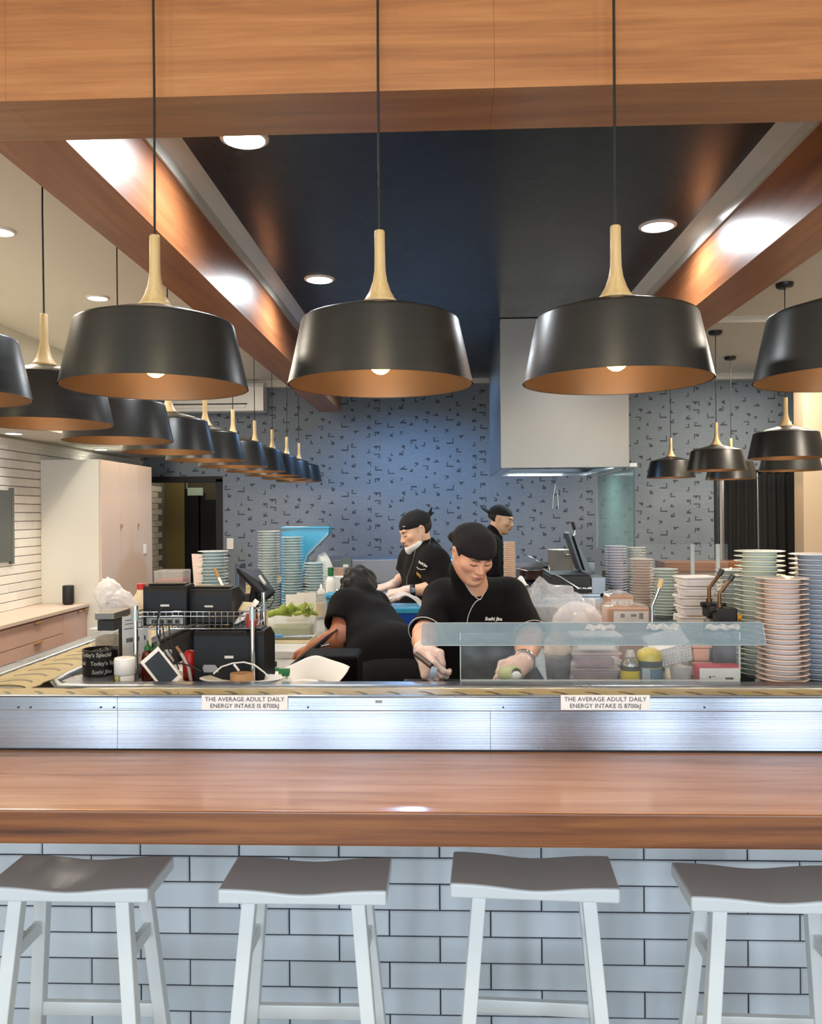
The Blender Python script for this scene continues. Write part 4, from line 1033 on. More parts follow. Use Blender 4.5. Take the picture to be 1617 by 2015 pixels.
for i, lb in enumerate(('small peach tub under another behind the red and white box', 'small peach tub on top of another behind the red and white box')):
    tub('peach_tub', lb, 'tub', (p.x, p.y, BA + .002 + .051 * i), .058, .058, .043, pbr('peach_plastic%d' % i, ['D9B49C', 'E0A48C'][i], .4), 'peach tubs', 0, True)
t = thing('card_box', 'small white box with a red top behind the guard pane', 'box', at(1408, 2.575, BA), (0, 0, -.03))
obj('box', MB().bx(-.058, .062, -.03, .03, 0, .060), M['paper'], t, bevel=.001)
obj('red_top', MB().bx(-.060, .064, -.031, .031, .0605, .064).add([(-.060, -.031, .0605), (-.062, .031, .0605), (-.062, .031, .01), (-.060, -.031, .01)], [(0, 1, 2, 3)]), pbr('red_card', 'C8324A', .5), t)
obj('print', MB().bx(-.03, -.024, -.0308, -.030, .03, .036).bx(-.02, -.012, -.0308, -.030, .034, .036).bx(.018, .042, -.0308, -.030, .026, .032), M['ink'], t)

# acrylic guard
sg = thing('sneeze_guard', 'clear acrylic sneeze guard with a scuffed tilted top on the conveyor', 'sneeze guard')
gy = 2.477
x0, x1 = P(906, 1300, Y=gy).x, P(1455, 1300, Y=gy).x
obj('front_pane', MB().bx(x0, x1, gy, gy + .005, 1.150, 1.292), M['acrylic'], sg)
obj('pane_edge', MB().bx(x0 - .002, x0 + .001, gy - .001, gy + .006, 1.150, 1.292).bx(x1 - .001, x1 + .002, gy - .001, gy + .006, 1.158, 1.292).bx(x0, x1, gy - .001, gy + .006, 1.149, 1.153), M['acrylic_edge'], sg)
xa, xb = P(829, 1250, Y=gy).x, P(1505, 1250, Y=gy).x
za, zb = zat(1167, 1272, gy - .02), zat(1167, 1226, gy + .012)
def rounded(w, h, r, n=5):
    o_ = []
    for cx, cy, a0_ in ((w / 2 - r, h / 2 - r, 0), (-w / 2 + r, h / 2 - r, 90), (-w / 2 + r, -h / 2 + r, 180), (w / 2 - r, -h / 2 + r, 270)):
        for i in range(n + 1):
            a_ = math.radians(a0_ + 90 * i / n); o_.append((cx + r * math.cos(a_), cy + r * math.sin(a_)))
    return o_
hh = math.hypot(zb - za, .022); tl = math.atan2(.022, zb - za)
GM = Matrix.Translation(((xa + xb) / 2, gy + .0075, (za + zb) / 2)) @ Matrix.Rotation(-tl, 4, 'X')
obj('top_strip', MB().prism(rounded(xb - xa, hh, .008), -.0025, .0025, axis='y', M=GM), M['acrylic_scuffed'], sg)
ol = rounded(xb - xa, hh, .008); ol.append(ol[0])
obj('strip_edge', MB().tube([GM @ Vector((a_, -.0025, b_)) for a_, b_ in ol], .0012, 5), M['acrylic_edge'], sg)
for k in (.07, .5, .93):
    obj('screw', MB().cyl(.0025, -.004, -.002, 8, GM @ Matrix.Translation(((k - .5) * (xb - xa), 0, hh / 2 - .008)) @ Matrix.Rotation(math.pi / 2, 4, 'X')), M['ink'], sg)
tapem = clear('tape_film', (.8, .78, .76), .35, .1, .7, 60)
for xa_, w_, hz_ in ((-.02, .085, .014), (.16, .09, .016), (.33, .10, .014)):
    obj('tape_residue', MB().sheet(lambda u, v: GM @ Vector((xa_ + w_ * u + .008 * v, -.0028, hh / 2 - .021 + hz_ * v + .003 * math.sin(17 * u))), 14, 3), tapem, sg)
t = thing('rear_guard', 'clear acrylic guard with white edges on the far right counter', 'sneeze guard')
ry = 5.9; a_, b_ = P(1243, 1100, Y=ry).x, P(1432, 1100, Y=ry).x
obj('pane', MB().bx(1.38, b_, ry, ry + .006, 1.2, zat(1350, 1071, ry)), M['acrylic'], t)
for px in (1362, 1412): obj('post', MB().bx(P(px, 1100, Y=ry).x - .012, P(px, 1100, Y=ry).x + .012, ry - .008, ry + .014, 1.02, zat(1350, 1071, ry)), M['acrylic_edge'], t)
t = thing('timber_ledge', 'brown timber ledge on the dining side behind the rear guard', 'ledge')
obj('board', MB().bx(1.75, 2.5, 6.7, 7.0, 1.16, 1.24), M['counter_edge'], t, bevel=.004); obj('support', MB().bx(1.8, 2.45, 6.72, 6.98, 0, 1.159), M['beige_wall'], t)
# ------------------------------------------------------------------ left bench goods
def bend_text(me_obj, R):
    for v in me_obj.data.vertices:
        x, y, z = v.co; a = x / R; r = R + (-y)
        v.co = (r * math.sin(a), -r * math.cos(a), z)
p = P(198, 1317, Y=2.60); rz_ = 1.149
rows = [('', 'lowest'), ('Today\'s Special', 'middle'), ('Today\'s Special', 'top')]
for i in range(3):
    t = thing('plate_ring', ['lowest of three stacked black lettered rings on the conveyor corner', 'middle of three stacked black lettered rings on the conveyor corner', 'top of three stacked black lettered rings on the conveyor corner'][i], 'ring', (p.x, 2.60, rz_ + .0265 * i), group='black lettered rings')
    R = .0535 + .0008 * i
    obj('ring', MB().lathe([(R, 0), (R + .0005, .003), (R, .024), (R + .001, .026), (R - .004, .026), (R - .005, .003), (R - .004, 0)], 40, close=True), M['black_plastic'] if i < 2 else pbr('gloss_black', '121314', .15), t)
    tx = text('lettering', ['Sushi Jins', "Today's Special    Today's Special", "Today's Special"][i], .0172 if i else .017, pbr('grey_lettering', '9A9892', .6), t, FRONT, bold=.0002, shear=.25 if i == 0 else 0)
    bend_text(tx, R + .0004)
    tx.rotation_euler = (0, 0, [.45, -.35, .06][i]); tx.location = (0, 0, .0125)

t = thing('white_jar', 'white jar with a yellow patch on its clear lower half, by the rack', 'jar', at(245, 2.535, BA))
obj('jar', MB().lathe([(0, 0), (.030, 0), (.030, .044), (0, .044)], 28), M['tub'], t)
obj('patch', MB().add([(.0306 * math.sin(a_), -.0306 * math.cos(a_), z_) for z_ in (.004, .043) for a_ in np.linspace(-1.3, -.3, 9)], [(i, i + 1, i + 10, i + 9) for i in range(8)], 0, True), pbr('yellow_patch', 'C8B96A', .5), t)
obj('label', MB().add([(.0306 * math.sin(a_), -.0306 * math.cos(a_), z_) for z_ in (.004, .043) for a_ in np.linspace(-.1, 1.4, 11)], [(i, i + 1, i + 12, i + 11) for i in range(10)], 0, True), M['paper'], t)
obj('lid', MB().lathe([(.031, .0445), (.0322, .046), (.0322, .091), (.030, .095), (.012, .094), (.010, .091), (0, .091)], 32), M['white_plastic'], t)

# wire rack
rk = thing('wire_rack', 'chrome wire rack holding black printers behind the conveyor', 'rack')
fx0, fx1 = P(267, 1260, Y=2.58).x, P(497, 1260, Y=2.58).x; ry0, ry1 = 2.58, 2.79
rx1 = P(519, 1250, Y=ry1).x
for x, y, top in ((fx0, ry0, 1.365), (fx1, ry0, 1.360), (fx0, ry1, 1.36), (rx1, ry1, 1.385)):
    pst = obj('post', MB().cyl(.0075, BA, top, 14, Matrix.Translation((x, y, 0))), M['chrome'], rk)
    obj('clamp', MB().cyl(.0105, 1.318, 1.352, 14, Matrix.Translation((x, y, 0))), pbr('clamp%d' % int(y * 100 + x * 10), 'A9B4B4', .3, .5), pst)
sz0, sz1 = 1.292, 1.345
fr = MB()
cs = [(fx0, ry0), (fx1, ry0), (rx1, ry1), (fx0, ry1), (fx0, ry0)]
for z in (sz0, sz1 - .014, sz1): fr.tube([(x, y, z) for x, y in cs], .0022, 6)
obj('frame_wire', fr, M['chrome'], rk)
ww = MB()
for i in range(1, 19):
    x = fx0 + (fx1 - fx0) * i / 19
    ww.tube([(x, ry0, sz1), (x, ry0, sz0), (x, ry1, sz0), (x, ry1, sz1)], .0014, 5)
obj('grid_wire', ww, M['chrome'], rk)

def printer(label, x0, x1, y0, zb, Y, depth, mat, rz=0, logo=True, ports=False, h=None, tagp=False):
    cx = (P(x0, 1200, Y=Y).x + P(x1, 1200, Y=Y).x) / 2; w = (x1 - x0) * mm(Y); h = h or zat((x0 + x1) / 2, y0, Y) - zb
    t = thing('receipt_printer', label, 'printer', (cx, Y, zb), (0, 0, rz), 'black receipt printers on the rack')
    b = MB(); b.prism([(0, 0), (depth, 0), (depth, h * .8), (depth * .6, h), (.012, h), (0, h * .9)], -w / 2, w / 2, axis='x')
    obj('case', b, mat, t, bevel=.008, seg=3)
    obj('lid', MB().bx(-w / 2 + .012, w / 2 - .012, .014, depth * .58, h - .001, h + .005), M['black_plastic'], t, bevel=.003)
    if logo: obj('badge', MB().bx(-.014, .014, -.0012, 0, h * .48, h * .53), M['silver_print'], t)
    if ports:
        pp_ = obj('port_panel', MB().bx(-w * .42, w * .42, -.002, 0, .005, .026), pbr('grey_port_panel', '8E9692', .5), t)
        for k in (-.3, -.12, .06, .24): obj('port', MB().bx(w * k, w * k + .014, -.004, -.002, .008, .02), M['rubber'], pp_)
    if tagp: obj('asset_tag', MB().prism([(-w * .38, h * .30), (-w * .36, h * .36), (-w * .20, h * .36), (-w * .15, h * .28), (-w * .15, h * .22), (-w * .36, h * .22)], -.0015, 0, axis='y'), pbr('grey_tag', '8C9096', .4), t)
    return t
printer('black printer with a port strip on the left of the rack top', 281, 368, 1152, sz0 + .003, 2.625, .13, M['black_plastic'], .02, True, True)
printer('charcoal printer leaning beside the other on the rack top', 364, 458, 1158, sz0 + .003, 2.655, .12, M['grey_plastic'], -.06)
printer('large black printer with a grey tag below the rack shelf', 380, 520, 1232, BA, 2.60, .17, M['black_plastic'], 0, True, False, .168, True)

# cables
o = obj('black_cable', MB().tube([P(x, y, Y=2.57) for x, y in ((322, 1196), (312, 1204), (309, 1222), (309, 1245), (316, 1268), (328, 1290), (341, 1305), (360, 1306), (378, 1312), (396, 1322))], .0026, 6).tube([P(x, y, Y=2.575) for x, y in ((319, 1225), (322, 1248), (332, 1280), (345, 1300), (352, 1318))], .0022, 6).tube([P(x, y, Y=2.575) for x, y in ((332, 1228), (334, 1250), (342, 1282), (350, 1304))], .0022, 6), M['rubber']); tag(o, 'bundle of black cables hanging from the left printer', 'cable')
o = obj('white_cable', MB().tube([P(x, y, Y=2.555) for x, y in ((420, 1326), (436, 1312), (458, 1305), (480, 1303), (500, 1308), (520, 1323), (528, 1332))], .0026, 6).tube([P(x, y, Y=2.55) for x, y in ((470, 1320), (464, 1312), (460, 1307))], .004, 6), M['white_plastic']); tag(o, 'white charging cable looped over the oval platter', 'cable')
o = obj('thin_black_cable', MB().tube([P(x, y, Y=2.8) for x, y in ((536, 1160), (540, 1180), (530, 1195), (512, 1200), (512, 1240), (520, 1262), (505, 1280), (485, 1300), (455, 1312))], .0018, 6), M['rubber']); tag(o, 'thin black cable dropping from the till screen past the rack post', 'cable')

# tablet
t = thing('tablet', 'small white framed tablet tilted on its corner by the sauce bottles', 'tablet')
A, B, C_ = P(276, 1303, Y=2.52), P(311, 1272, Y=2.56), P(309, 1345, Y=2.52)
ex = (C_ - A); ey = (B - A); Dn = ex.cross(ey).normalized()
def q4(a0_, a1_, b0_, b1_, off):
    pts_ = [A + ex * a + ey * b for a, b in ((a0_, b0_), (a1_, b0_), (a1_, b1_), (a0_, b1_))]
    return [p_ + Dn * off for p_ in pts_]
lo_, hi_ = q4(0, 1.45, 0, 1, 0), q4(0, 1.45, 0, 1, .007)
s_ = 1 if Dn.y < 0 else -1
def slab4(a0_, a1_, b0_, b1_, z0, z1):
    return MB().add(q4(a0_, a1_, b0_, b1_, z0 * s_) + q4(a0_, a1_, b0_, b1_, z1 * s_), [(0, 1, 2, 3), (7, 6, 5, 4), (0, 4, 5, 1), (1, 5, 6, 2), (2, 6, 7, 3), (3, 7, 4, 0)])
obj('body', slab4(0, 1.45, 0, 1, -.007, 0), M['white_plastic'], t)
obj('display', slab4(.14, 1.30, .10, .90, .0002, .001), M['screen'], t)

def sauce(label, px, Y, z, s=1.0, capm='green_plastic', bod='sauce'):
    t = thing('sauce_bottle', label, 'bottle', at(px, Y, z), group='red sauce bottles with green caps')
    obj('bottle', MB().lathe([(0, 0), (.026 * s, 0), (.028 * s, .004), (.028 * s, .105 * s), (.022 * s, .125 * s), (.013 * s, .135 * s), (0, .135 * s)], 22), M[bod], t)
    obj('cap', MB().lathe([(.0155 * s, .133 * s), (.0155 * s, .150 * s), (.012 * s, .154 * s), (.006 * s, .160 * s), (.003 * s, .178 * s), (0, .178 * s)], 18), M[capm], t)
sauce('red sauce bottle with green cap behind the rack post', 290, 2.66, BA, .72)
sauce('dark red sauce bottle hidden behind the tilted tablet', 304, 2.74, BA, .6)
o = obj('bottle_cap_jar', MB().lathe([(0, 0), (.02, 0), (.02, .06), (.014, .07), (.014, .09), (0, .09)], 18), M['white_plastic'], None, at(329, 2.70, BA + .02 * 0)); tag(o, 'small white capped bottle behind the black cables', 'bottle')
o = thing('basting_brush', 'basting brush with a tan and white handle inside the rack', 'brush')
obj('handle', MB().tube([P(347, 1272, Y=2.66), P(356, 1285, Y=2.66)], .005, 8), pbr('tan_handle', 'B8825E', .5), o); obj('shaft', MB().tube([P(356, 1285, Y=2.66), P(371, 1312, Y=2.66), P(376, 1340, Y=2.66)], .006, 8), M['white_plastic'], o)
o = obj('red_cup', MB().lathe([(0, 0), (.022, 0), (.024, .06), (.02, .082), (.012, .092), (0, .095)], 20), M['red_plastic'], None, at(373, 2.68, BA)); tag(o, 'rounded red cup beside the large lower printer', 'cup')
t = thing('pastry_brush', 'pastry brush with a tan tip leaning on the short plate stack', 'brush')
obj('tip', MB().tube([P(421, 1117, Y=3.9), P(430, 1137, Y=3.9)], .0075, 8), pbr('tan_wood', 'B98A50', .5), t); obj('shaft', MB().tube([P(430, 1137, Y=3.9), P(440, 1157, Y=3.86), P(452, 1250, Y=3.8)], .007, 8), M['white_plastic'], t)
o = obj('red_lid_cup', MB().cyl(.017, 0, .04, 16), M['red_plastic'], None, P(494, 1232, Y=2.63)); o.location.z = sz0 + .001; tag(o, 'red cap standing at the right end of the rack shelf', 'cap')
# curled papers on the rack
o = obj('paper_strip', MB().sheet(lambda u, v: P(452 + 50 * u + 8 * v, 1222 - 44 * u ** 1.6 + 6 * v, Y=2.70 - .03 * v), 12, 3), M['paper'], None, solid=.0008); tag(o, 'curled strip of white receipt paper over the rack shelf', 'paper')
o = obj('manila_card', MB().sheet(lambda u, v: P(478 + 26 * u - 10 * v, 1184 + 2 * u + 18 * v, Y=2.72 - .02 * v), 4, 4), M['cream'], None, solid=.001); tag(o, 'cream card leaning on the rack by the till screen', 'card')

# menu sheet standing along the rack side
s0, s1 = P(241, 1250, Y=2.70), P(291, 1250, Y=2.79); sl = math.hypot(s1.x - s0.x, s1.y - s0.y)
t = thing('menu_sheet', 'white printed sheet standing beside the rack post', 'paper', (s0.x, s0.y, 1.15), (0, 0, math.atan2(s1.y - s0.y, s1.x - s0.x)))
obj('sheet', MB().bx(0, sl, 0, .0015, 0, .165), M['paper'], t)
mk = MB()
for x0_, x1_, z_, h_ in ((.1, .9, .150, .002), (.1, .75, .138, .002), (.06, .95, .122, .0025), (.06, .95, .03, .001)): mk.bx(sl * x0_, sl * x1_, -.0006, 0, z_, z_ + h_)
for i in range(7): mk.bx(sl * (.15 + .075 * i), sl * (.20 + .075 * i), -.0006, 0, .078, .092)
mk.bx(sl * .85, sl * .90, -.0006, 0, .078, .092)
obj('print', mk, M['ink'], t)
o = obj('sheet_stand', MB().bx(0, sl * .9, .003, .03, 0, 1.149 - BB), M['dull_steel'], None, (s0.x, s0.y, BB), (0, 0, math.atan2(s1.y - s0.y, s1.x - s0.x))); tag(o, 'low steel upstand below the printed sheet by the rack', 'stand')
t = thing('slanted_tray', 'long steel tray on a black stand beside the white bag', 'tray')
obj('tray', MB().bx(-1.15, -1.085, 2.70, 2.845, 1.305, 1.328), pbr('dull_tray', '6A665F', .35, .7), t, bevel=.003)
obj('stand', MB().bx(-1.11, -1.09, 2.80, 2.84, BB, 1.303), M['rubber'], t)
obj('apron', MB().bx(-1.145, -1.09, 2.71, 2.84, 1.268, 1.302), M['rubber'], t)
for i, (w, y0_, z_, h_, lb) in enumerate(((.105, 2.90, BB, .155, 'lower clear tub of fried crumbs behind the black rings'), (.088, 2.90, BB + .165, .085, 'upper clear tub of fried crumbs behind the black rings'))):
    tub('crumb_tub', lb, 'tub', (P(212, 1280, Y=2.9).x + .004, y0_, z_), w, .10, h_, M['tub'], 'clear tubs of crumbs', 0, True, M['acrylic_edge'], 1.08, M['food_brown'])
def blob(outline, Y, depth, c, seed=1, n=44, m=22, amp=.05):
    rr = random.Random(seed); cx, cy = c; k = mm(Y)
    pol = sorted([(math.atan2(-(y - cy), x - cx), math.hypot(x - cx, y - cy) * k) for x, y in outline])
    pol = [(pol[-1][0] - 2 * math.pi, pol[-1][1])] + pol + [(pol[0][0] + 2 * math.pi, pol[0][1])]
    A_ = [p_[0] for p_ in pol]; R_ = [p_[1] for p_ in pol]; o_ = P(cx, cy, Y=Y); b = MB(); vs = []; fs = []
    for j in range(m + 1):
        ph = math.pi * j / m
        for i in range(n):
            th = -math.pi + 2 * math.pi * i / n
            f = 1 + amp * (abs(math.sin(5 * th + 3 * ph + seed)) + abs(math.sin(9 * th - 7 * ph)) - 1.1) * math.sin(ph)
            r = np.interp(th, A_, R_) * math.sin(ph) ** .8 * (1 if abs(ph - math.pi / 2) < .1 else f)
            vs.append((o_.x + r * math.cos(th), Y - depth * math.cos(ph) * (1 + amp * 3 * (abs(math.sin(4 * th + 6 * ph + seed)) - .6)), o_.z + r * math.sin(th)))
    for j in range(m):
        for i in range(n):
            q = (i + 1) % n; fs.append((j * n + i, j * n + q, (j + 1) * n + q, (j + 1) * n + i))
    return b.add(vs, fs, 0, True)
wbm = blob([(190, 1155), (212, 1137), (222, 1142), (238, 1160), (262, 1180), (272, 1196), (244, 1214), (232, 1221), (206, 1221), (208, 1202), (196, 1182), (186, 1168)], 2.97, .06, (224, 1184), 3, amp=.10)
o = obj('carrier_bag', wbm, M['film_white']); tag(o, 'crumpled milky plastic bag on the crumb tubs', 'bag')
t = thing('milk_bottle', 'cream bottle with a red screw cap behind the left printer', 'bottle', at(278, 3.15, BB))
obj('bottle', MB().lathe([(0, 0), (.034, 0), (.036, .005), (.036, .30), (.030, .335), (.016, .355), (.016, .365), (0, .365)], 24), pbr('cream_bottle', 'E4D6BE', .4), t); obj('cap', MB().cyl(.017, .3655, .386, 20), M['red_plastic'], t)
t = thing('notice_card', 'pinkish white card standing behind the short plate stack', 'card')
obj('card', MB().add([P(377, 1090, Y=4.12), P(398, 1090, Y=4.12), P(402, 1146, Y=4.12), P(381, 1141, Y=4.12), P(402, 1240, Y=4.12), P(381, 1240, Y=4.12)], [(0, 1, 2, 3), (3, 2, 4, 5)]), pbr('pinkish_card', 'E0C8BC', .6), t, solid=.003)
t = tub('storage_crate', 'cloudy storage crate with red goods before the corridor doorway', 'crate', at(340, 6.4, BB), .23, .2, .22, M['tub'], None, 0, False, None, 1.05, pbr('red_goods', '8A4038', .5, var=.5, scale=20))
# till screen on a stand, seen from behind
t = thing('till_screen', 'black till screen on a stand tilted away behind the rack', 'till')
Yt = 3.45
a_, b_, c_, d_ = P(464, 1116, Y=Yt), P(512, 1119, Y=Yt + .06), P(543, 1163, Y=Yt - .05), P(525, 1176, Y=Yt - .09)
n_ = (b_ - a_).cross(d_ - a_).normalized()
if n_.y > 0: n_ = -n_
obj('screen_back', MB().add([p_ + n_ * k for k in (.0, -.022) for p_ in (a_, b_, c_, d_)], [(0, 1, 2, 3), (7, 6, 5, 4), (0, 4, 5, 1), (1, 5, 6, 2), (2, 6, 7, 3), (3, 7, 4, 0)]), M['black_plastic'], t, bevel=.006)
e0, e1 = P(509, 1138, Y=Yt - .03), P(520, 1154, Y=Yt - .06)
obj('hand_strap', MB().tube([e0 + n_ * .012, e1 + n_ * .012], .006, 8), M['silver_print'], t)
obj('side_screen', MB().bx(P(462, 1100, Y=Yt).x, P(470, 1100, Y=Yt).x, Yt, Yt + .12, zat(466, 1172, Yt), zat(466, 1111, Yt)), M['screen'], t, bevel=.003)
cc = (a_ + c_) / 2
obj('stand', MB().tube([cc + Vector((0, .02, 0)), P(500, 1170, Y=Yt), P(498, 1190, Y=Yt), Vector((P(498, 1190, Y=Yt).x, Yt, BB))], .018, 10).bx(P(498, 1190, Y=Yt).x - .08, P(498, 1190, Y=Yt).x + .08, Yt - .07, Yt + .09, BB, BB + .02), M['black_plastic'], t)
obj('side_stand', MB().bx(P(466, 1100, Y=Yt).x - .03, P(466, 1100, Y=Yt).x + .03, Yt, Yt + .1, BB, zat(466, 1172, Yt)), M['black_plastic'], t)
t = thing('till_tray', 'beige till tray with papers beside the till screen', 'tray', (P(478, 1165, Y=3.7).x, 3.75, BB))
obj('tray', MB().box((0, 0, .10), (.14, .3, .2)), M['cream'], t, bevel=.005); obj('papers', MB().bx(-.06, .06, -.14, .1, .201, .215), M['paper'], t)

# platter, tape, towel, spray
if 0: o = obj('carton_support', MB().bx(-.11, .1, 2.492, 2.575, BA, 1.122), M['kraft'], None, (P(475, 1300, Y=2.55).x, 0, 0))
t = thing('oval_platter', 'white oval platter lying on the bench behind the conveyor', 'platter', (P(475, 1300, Y=2.56).x, 2.565, BA + .0005))
pl_ = MB().lathe([(0, .004), (.07, .004), (.10, .010), (.131, .024), (.133, .026), (.130, .0275), (.10, .014), (.07, .008), (0, .008)], 48)
pl_.v = [(x, y * .5, z) for x, y, z in pl_.v]
obj('dish', pl_, M['white_plastic'], t)
o = obj('tape_roll', MB().lathe([(.036, 0), (.0365, .001), (.0365, .033), (.036, .034), (.019, .034), (.0185, .033), (.0185, .001), (.019, 0)], 36, close=True), M['kraft'], None, (P(476, 1300, Y=2.555).x, 2.555, BA + .0095)); tag(o, 'roll of brown paper tape on the oval platter', 'tape')
t = thing('paper_towel_roll', 'white paper towel roll with a wide sheet pulled up', 'paper towel', at(594, 2.535, BA))
obj('roll', MB().lathe([(.05, 0), (.05, .018), (.049, .02), (.021, .02), (.0205, .018), (.0205, 0)], 40, close=True), M['paper'], t)
o0 = t.location
def towel(u, v):
    x = 560 + 128 * u; top = 1291 + 34 * abs(u - .5) ** 1.6 * 2.0 + 1.5 * math.sin(11 * u) - 10 * u * 0
    x2 = 572 + 92 * u + 22 * (u - .5) * v
    px = x2 + (x - x2) * v; py = 1344 + (top - 1344) * v
    return P(px, py, Y=2.60 + .06 * math.sin(math.pi * u) * (1 - .2 * v) + .05 * v) - o0
obj('sheet', MB().sheet(towel, 24, 12), M['paper'], t, solid=.001)
t = thing('spray_bottle', 'clear spray bottle with a green trigger before the paper towel', 'spray bottle', at(561, 2.515, BA))
obj('bottle', MB().lathe([(0, 0), (.022, 0), (.024, .004), (.024, .020), (.011, .038), (.011, .046), (0, .046)], 20), M['tub'], t)
obj('trigger_head', MB().box((-.004, 0, .057), (.034, .014, .016)).box((-.026, 0, .062), (.012, .012, .010)).box((-.012, 0, .043), (.006, .010, .024), M=T(ry=.4)).cyl(.012, .043, .052, 14), M['green_plastic'], t, bevel=.002)

# left bench further back
o = obj('cutting_board', MB().bx(-.105, .105, -.10, .12, 0, .035), M['white_plastic'], None, (P(555, 1280, Y=3.8).x, 3.8, BB), bevel=.004); tag(o, 'thick white cutting board on the left bench', 'cutting board')
t = obj('beige_board', MB().bx(-.11, .12, -.13, .16, 0, .035), M['cream'], None, (P(568, 1255, Y=4.1).x, 4.08, BB), bevel=.003); tag(t, 'beige board under the vegetable tub', 'cutting board')
o = obj('blue_spatula', MB().tube([P(515, 1251, Y=3.96), P(555, 1252, Y=3.96)], .009, 8), pbr('sky_blue_handle', '4F9AD8', .4), None); o.location.z += .0; tag(o, 'knife with a light blue handle before the vegetable tub', 'knife')
obj('blade', MB().tube([P(555, 1252, Y=3.96), P(618, 1251, Y=3.96)], .007, 6, flat=.2), M['steel_dark'], o)
vx = P(575, 1230, Y=4.1).x
t = tub('vegetable_tub', 'cloudy tub of pale sliced vegetables topped with green pieces', 'tub', (vx, 4.1, BB + .036), .225, .16, .088, M['tub'], None, 0, False, None, 1.1, M['veg_pale'])
rv = random.Random(4)
pos_ = [(558, 1199), (574, 1196), (588, 1198), (602, 1195), (613, 1199), (537, 1208), (549, 1206), (564, 1208), (579, 1207), (592, 1209), (604, 1207), (616, 1209)]
for i, (x, y) in enumerate(pos_):
    q_ = P(x, y, Y=4.09 + .03 * (i % 3 - 1))
    o = thing('cucumber_piece', 'green cucumber piece on the vegetable tub, ' + ORD[i if i < 5 else [5, 6, 7, 8, 9, 10, 11].index(i)] + ' from the left in the ' + ('upper' if i < 5 else 'lower') + ' row', 'vegetable', q_, (rv.uniform(-1.5, .5), rv.uniform(-.7, .7), rv.uniform(0, 6)), 'cucumber pieces on the tub')
    obj('skin_half', MB().prism([(.022 * math.cos(a), .020 * math.sin(a)) for a in np.linspace(0, math.pi, 9)], -.021, .021, axis='y', smooth=True), M['veg'], o)
    obj('flesh', MB().bx(-.0205, .0205, -.0205, .0205, -.003, -.0002), pbr('flesh%d' % i, 'C9D37E', .5), o)
for x0, x1, y0, Y, lb in ((562, 598, 1170, 4.33, 'white card leaning behind the vegetable tub, lower left one'), (584, 622, 1166, 4.36, 'white card leaning behind the vegetable tub, taller right one')):
    a_, b_ = P(x0, y0, Y=Y), P(x1, 1200, Y=Y)
    o = obj('white_card', MB().bx(a_.x, b_.x, Y, Y + .004, BB, a_.z), M['paper'], None); tag(o, lb, 'card', 'white cards by the vegetable tub')
t = thing('squeeze_bottle', 'clear squeeze bottle of cream sauce by the white cards', 'bottle', at(632, 4.28, BB + .0))
obj('bottle', MB().lathe([(0, .0), (.029, .0), (.03, .004), (.03, .20), (.022, .225), (.02, .235), (0, .235)], 20), M['tub'], t)
obj('sauce', MB().cyl(.028, .12, .19, 18), pbr('cream_sauce', 'D9C29A', .4), t); obj('nozzle', MB().lathe([(.021, .235), (.021, .25), (.008, .262), (.004, .285), (0, .285)], 16), M['white_plastic'], t)
t = thing('blue_box', 'light blue lidded box on the left bench behind the bending person', 'box', at(668, 4.45, BB))
obj('box', MB().bx(-.07, .09, -.08, .08, 0, .20), M['blue_plastic'], t, bevel=.008); obj('lid', MB().bx(-.075, .095, -.085, .085, .201, .222), M['blue_plastic'], t, bevel=.005)
t = thing('sauce_bottle', 'white bottle with a green cap beside the low plate stack', 'bottle', at(651, 4.9, BB))
obj('bottle', MB().lathe([(0, 0), (.03, 0), (.03, .25), (.015, .28), (0, .28)], 18), M['white_plastic'], t); obj('cap', MB().cyl(.018, .281, .33, 14), M['green_plastic'], t)
for x, w, y0, y1, Y, lb, m_ in ((664, .10, 1117, 1136, 5.95, 'beige wrapped carton behind the bending person', 'salmon_film'), (660, .12, 1134, 1142, 5.7, 'white lidded tray below the beige carton', 'paper')):
    o = obj('carton', MB().bx(-w / 2, w / 2, -.05, .05, BB if Y < 5.8 else BB, zat(x, y0, Y)), M[m_], None, (P(x, 1130, Y=Y).x, Y, 0), bevel=.004); tag(o, lb, 'carton')
o = obj('steel_bowl', MB().lathe([(0, 0), (.03, 0), (.055, .05), (.058, .055), (.053, .05), (.028, .004), (0, .004)], 24), M['steel_dark'], None, (P(662, 1150, Y=5.5).x, 5.5, BB + .09)); tag(o, 'small steel bowl of scraps behind the bending person', 'bowl')
o = obj('bowl_block', MB().bx(-.05, .05, -.05, .05, 0, .089), M['white_plastic'], None, (P(662, 1150, Y=5.5).x, 5.5, BB)); tag(o, 'white block under the small steel bowl', 'stand')
wb2 = crumple((0, 0, .15), (.075, .06, .15), 33, amp=.07)
o = obj('white_bag', wb2, pbr('white_bag_green_print', 'D9DAD2', .4, var=.1), None, (P(634, 1100, Y=5.62).x, 5.64, 1.0)); o.scale = (1, 1, 1.25); tag(o, 'white bag with green marks behind the low plate stack', 'bag')
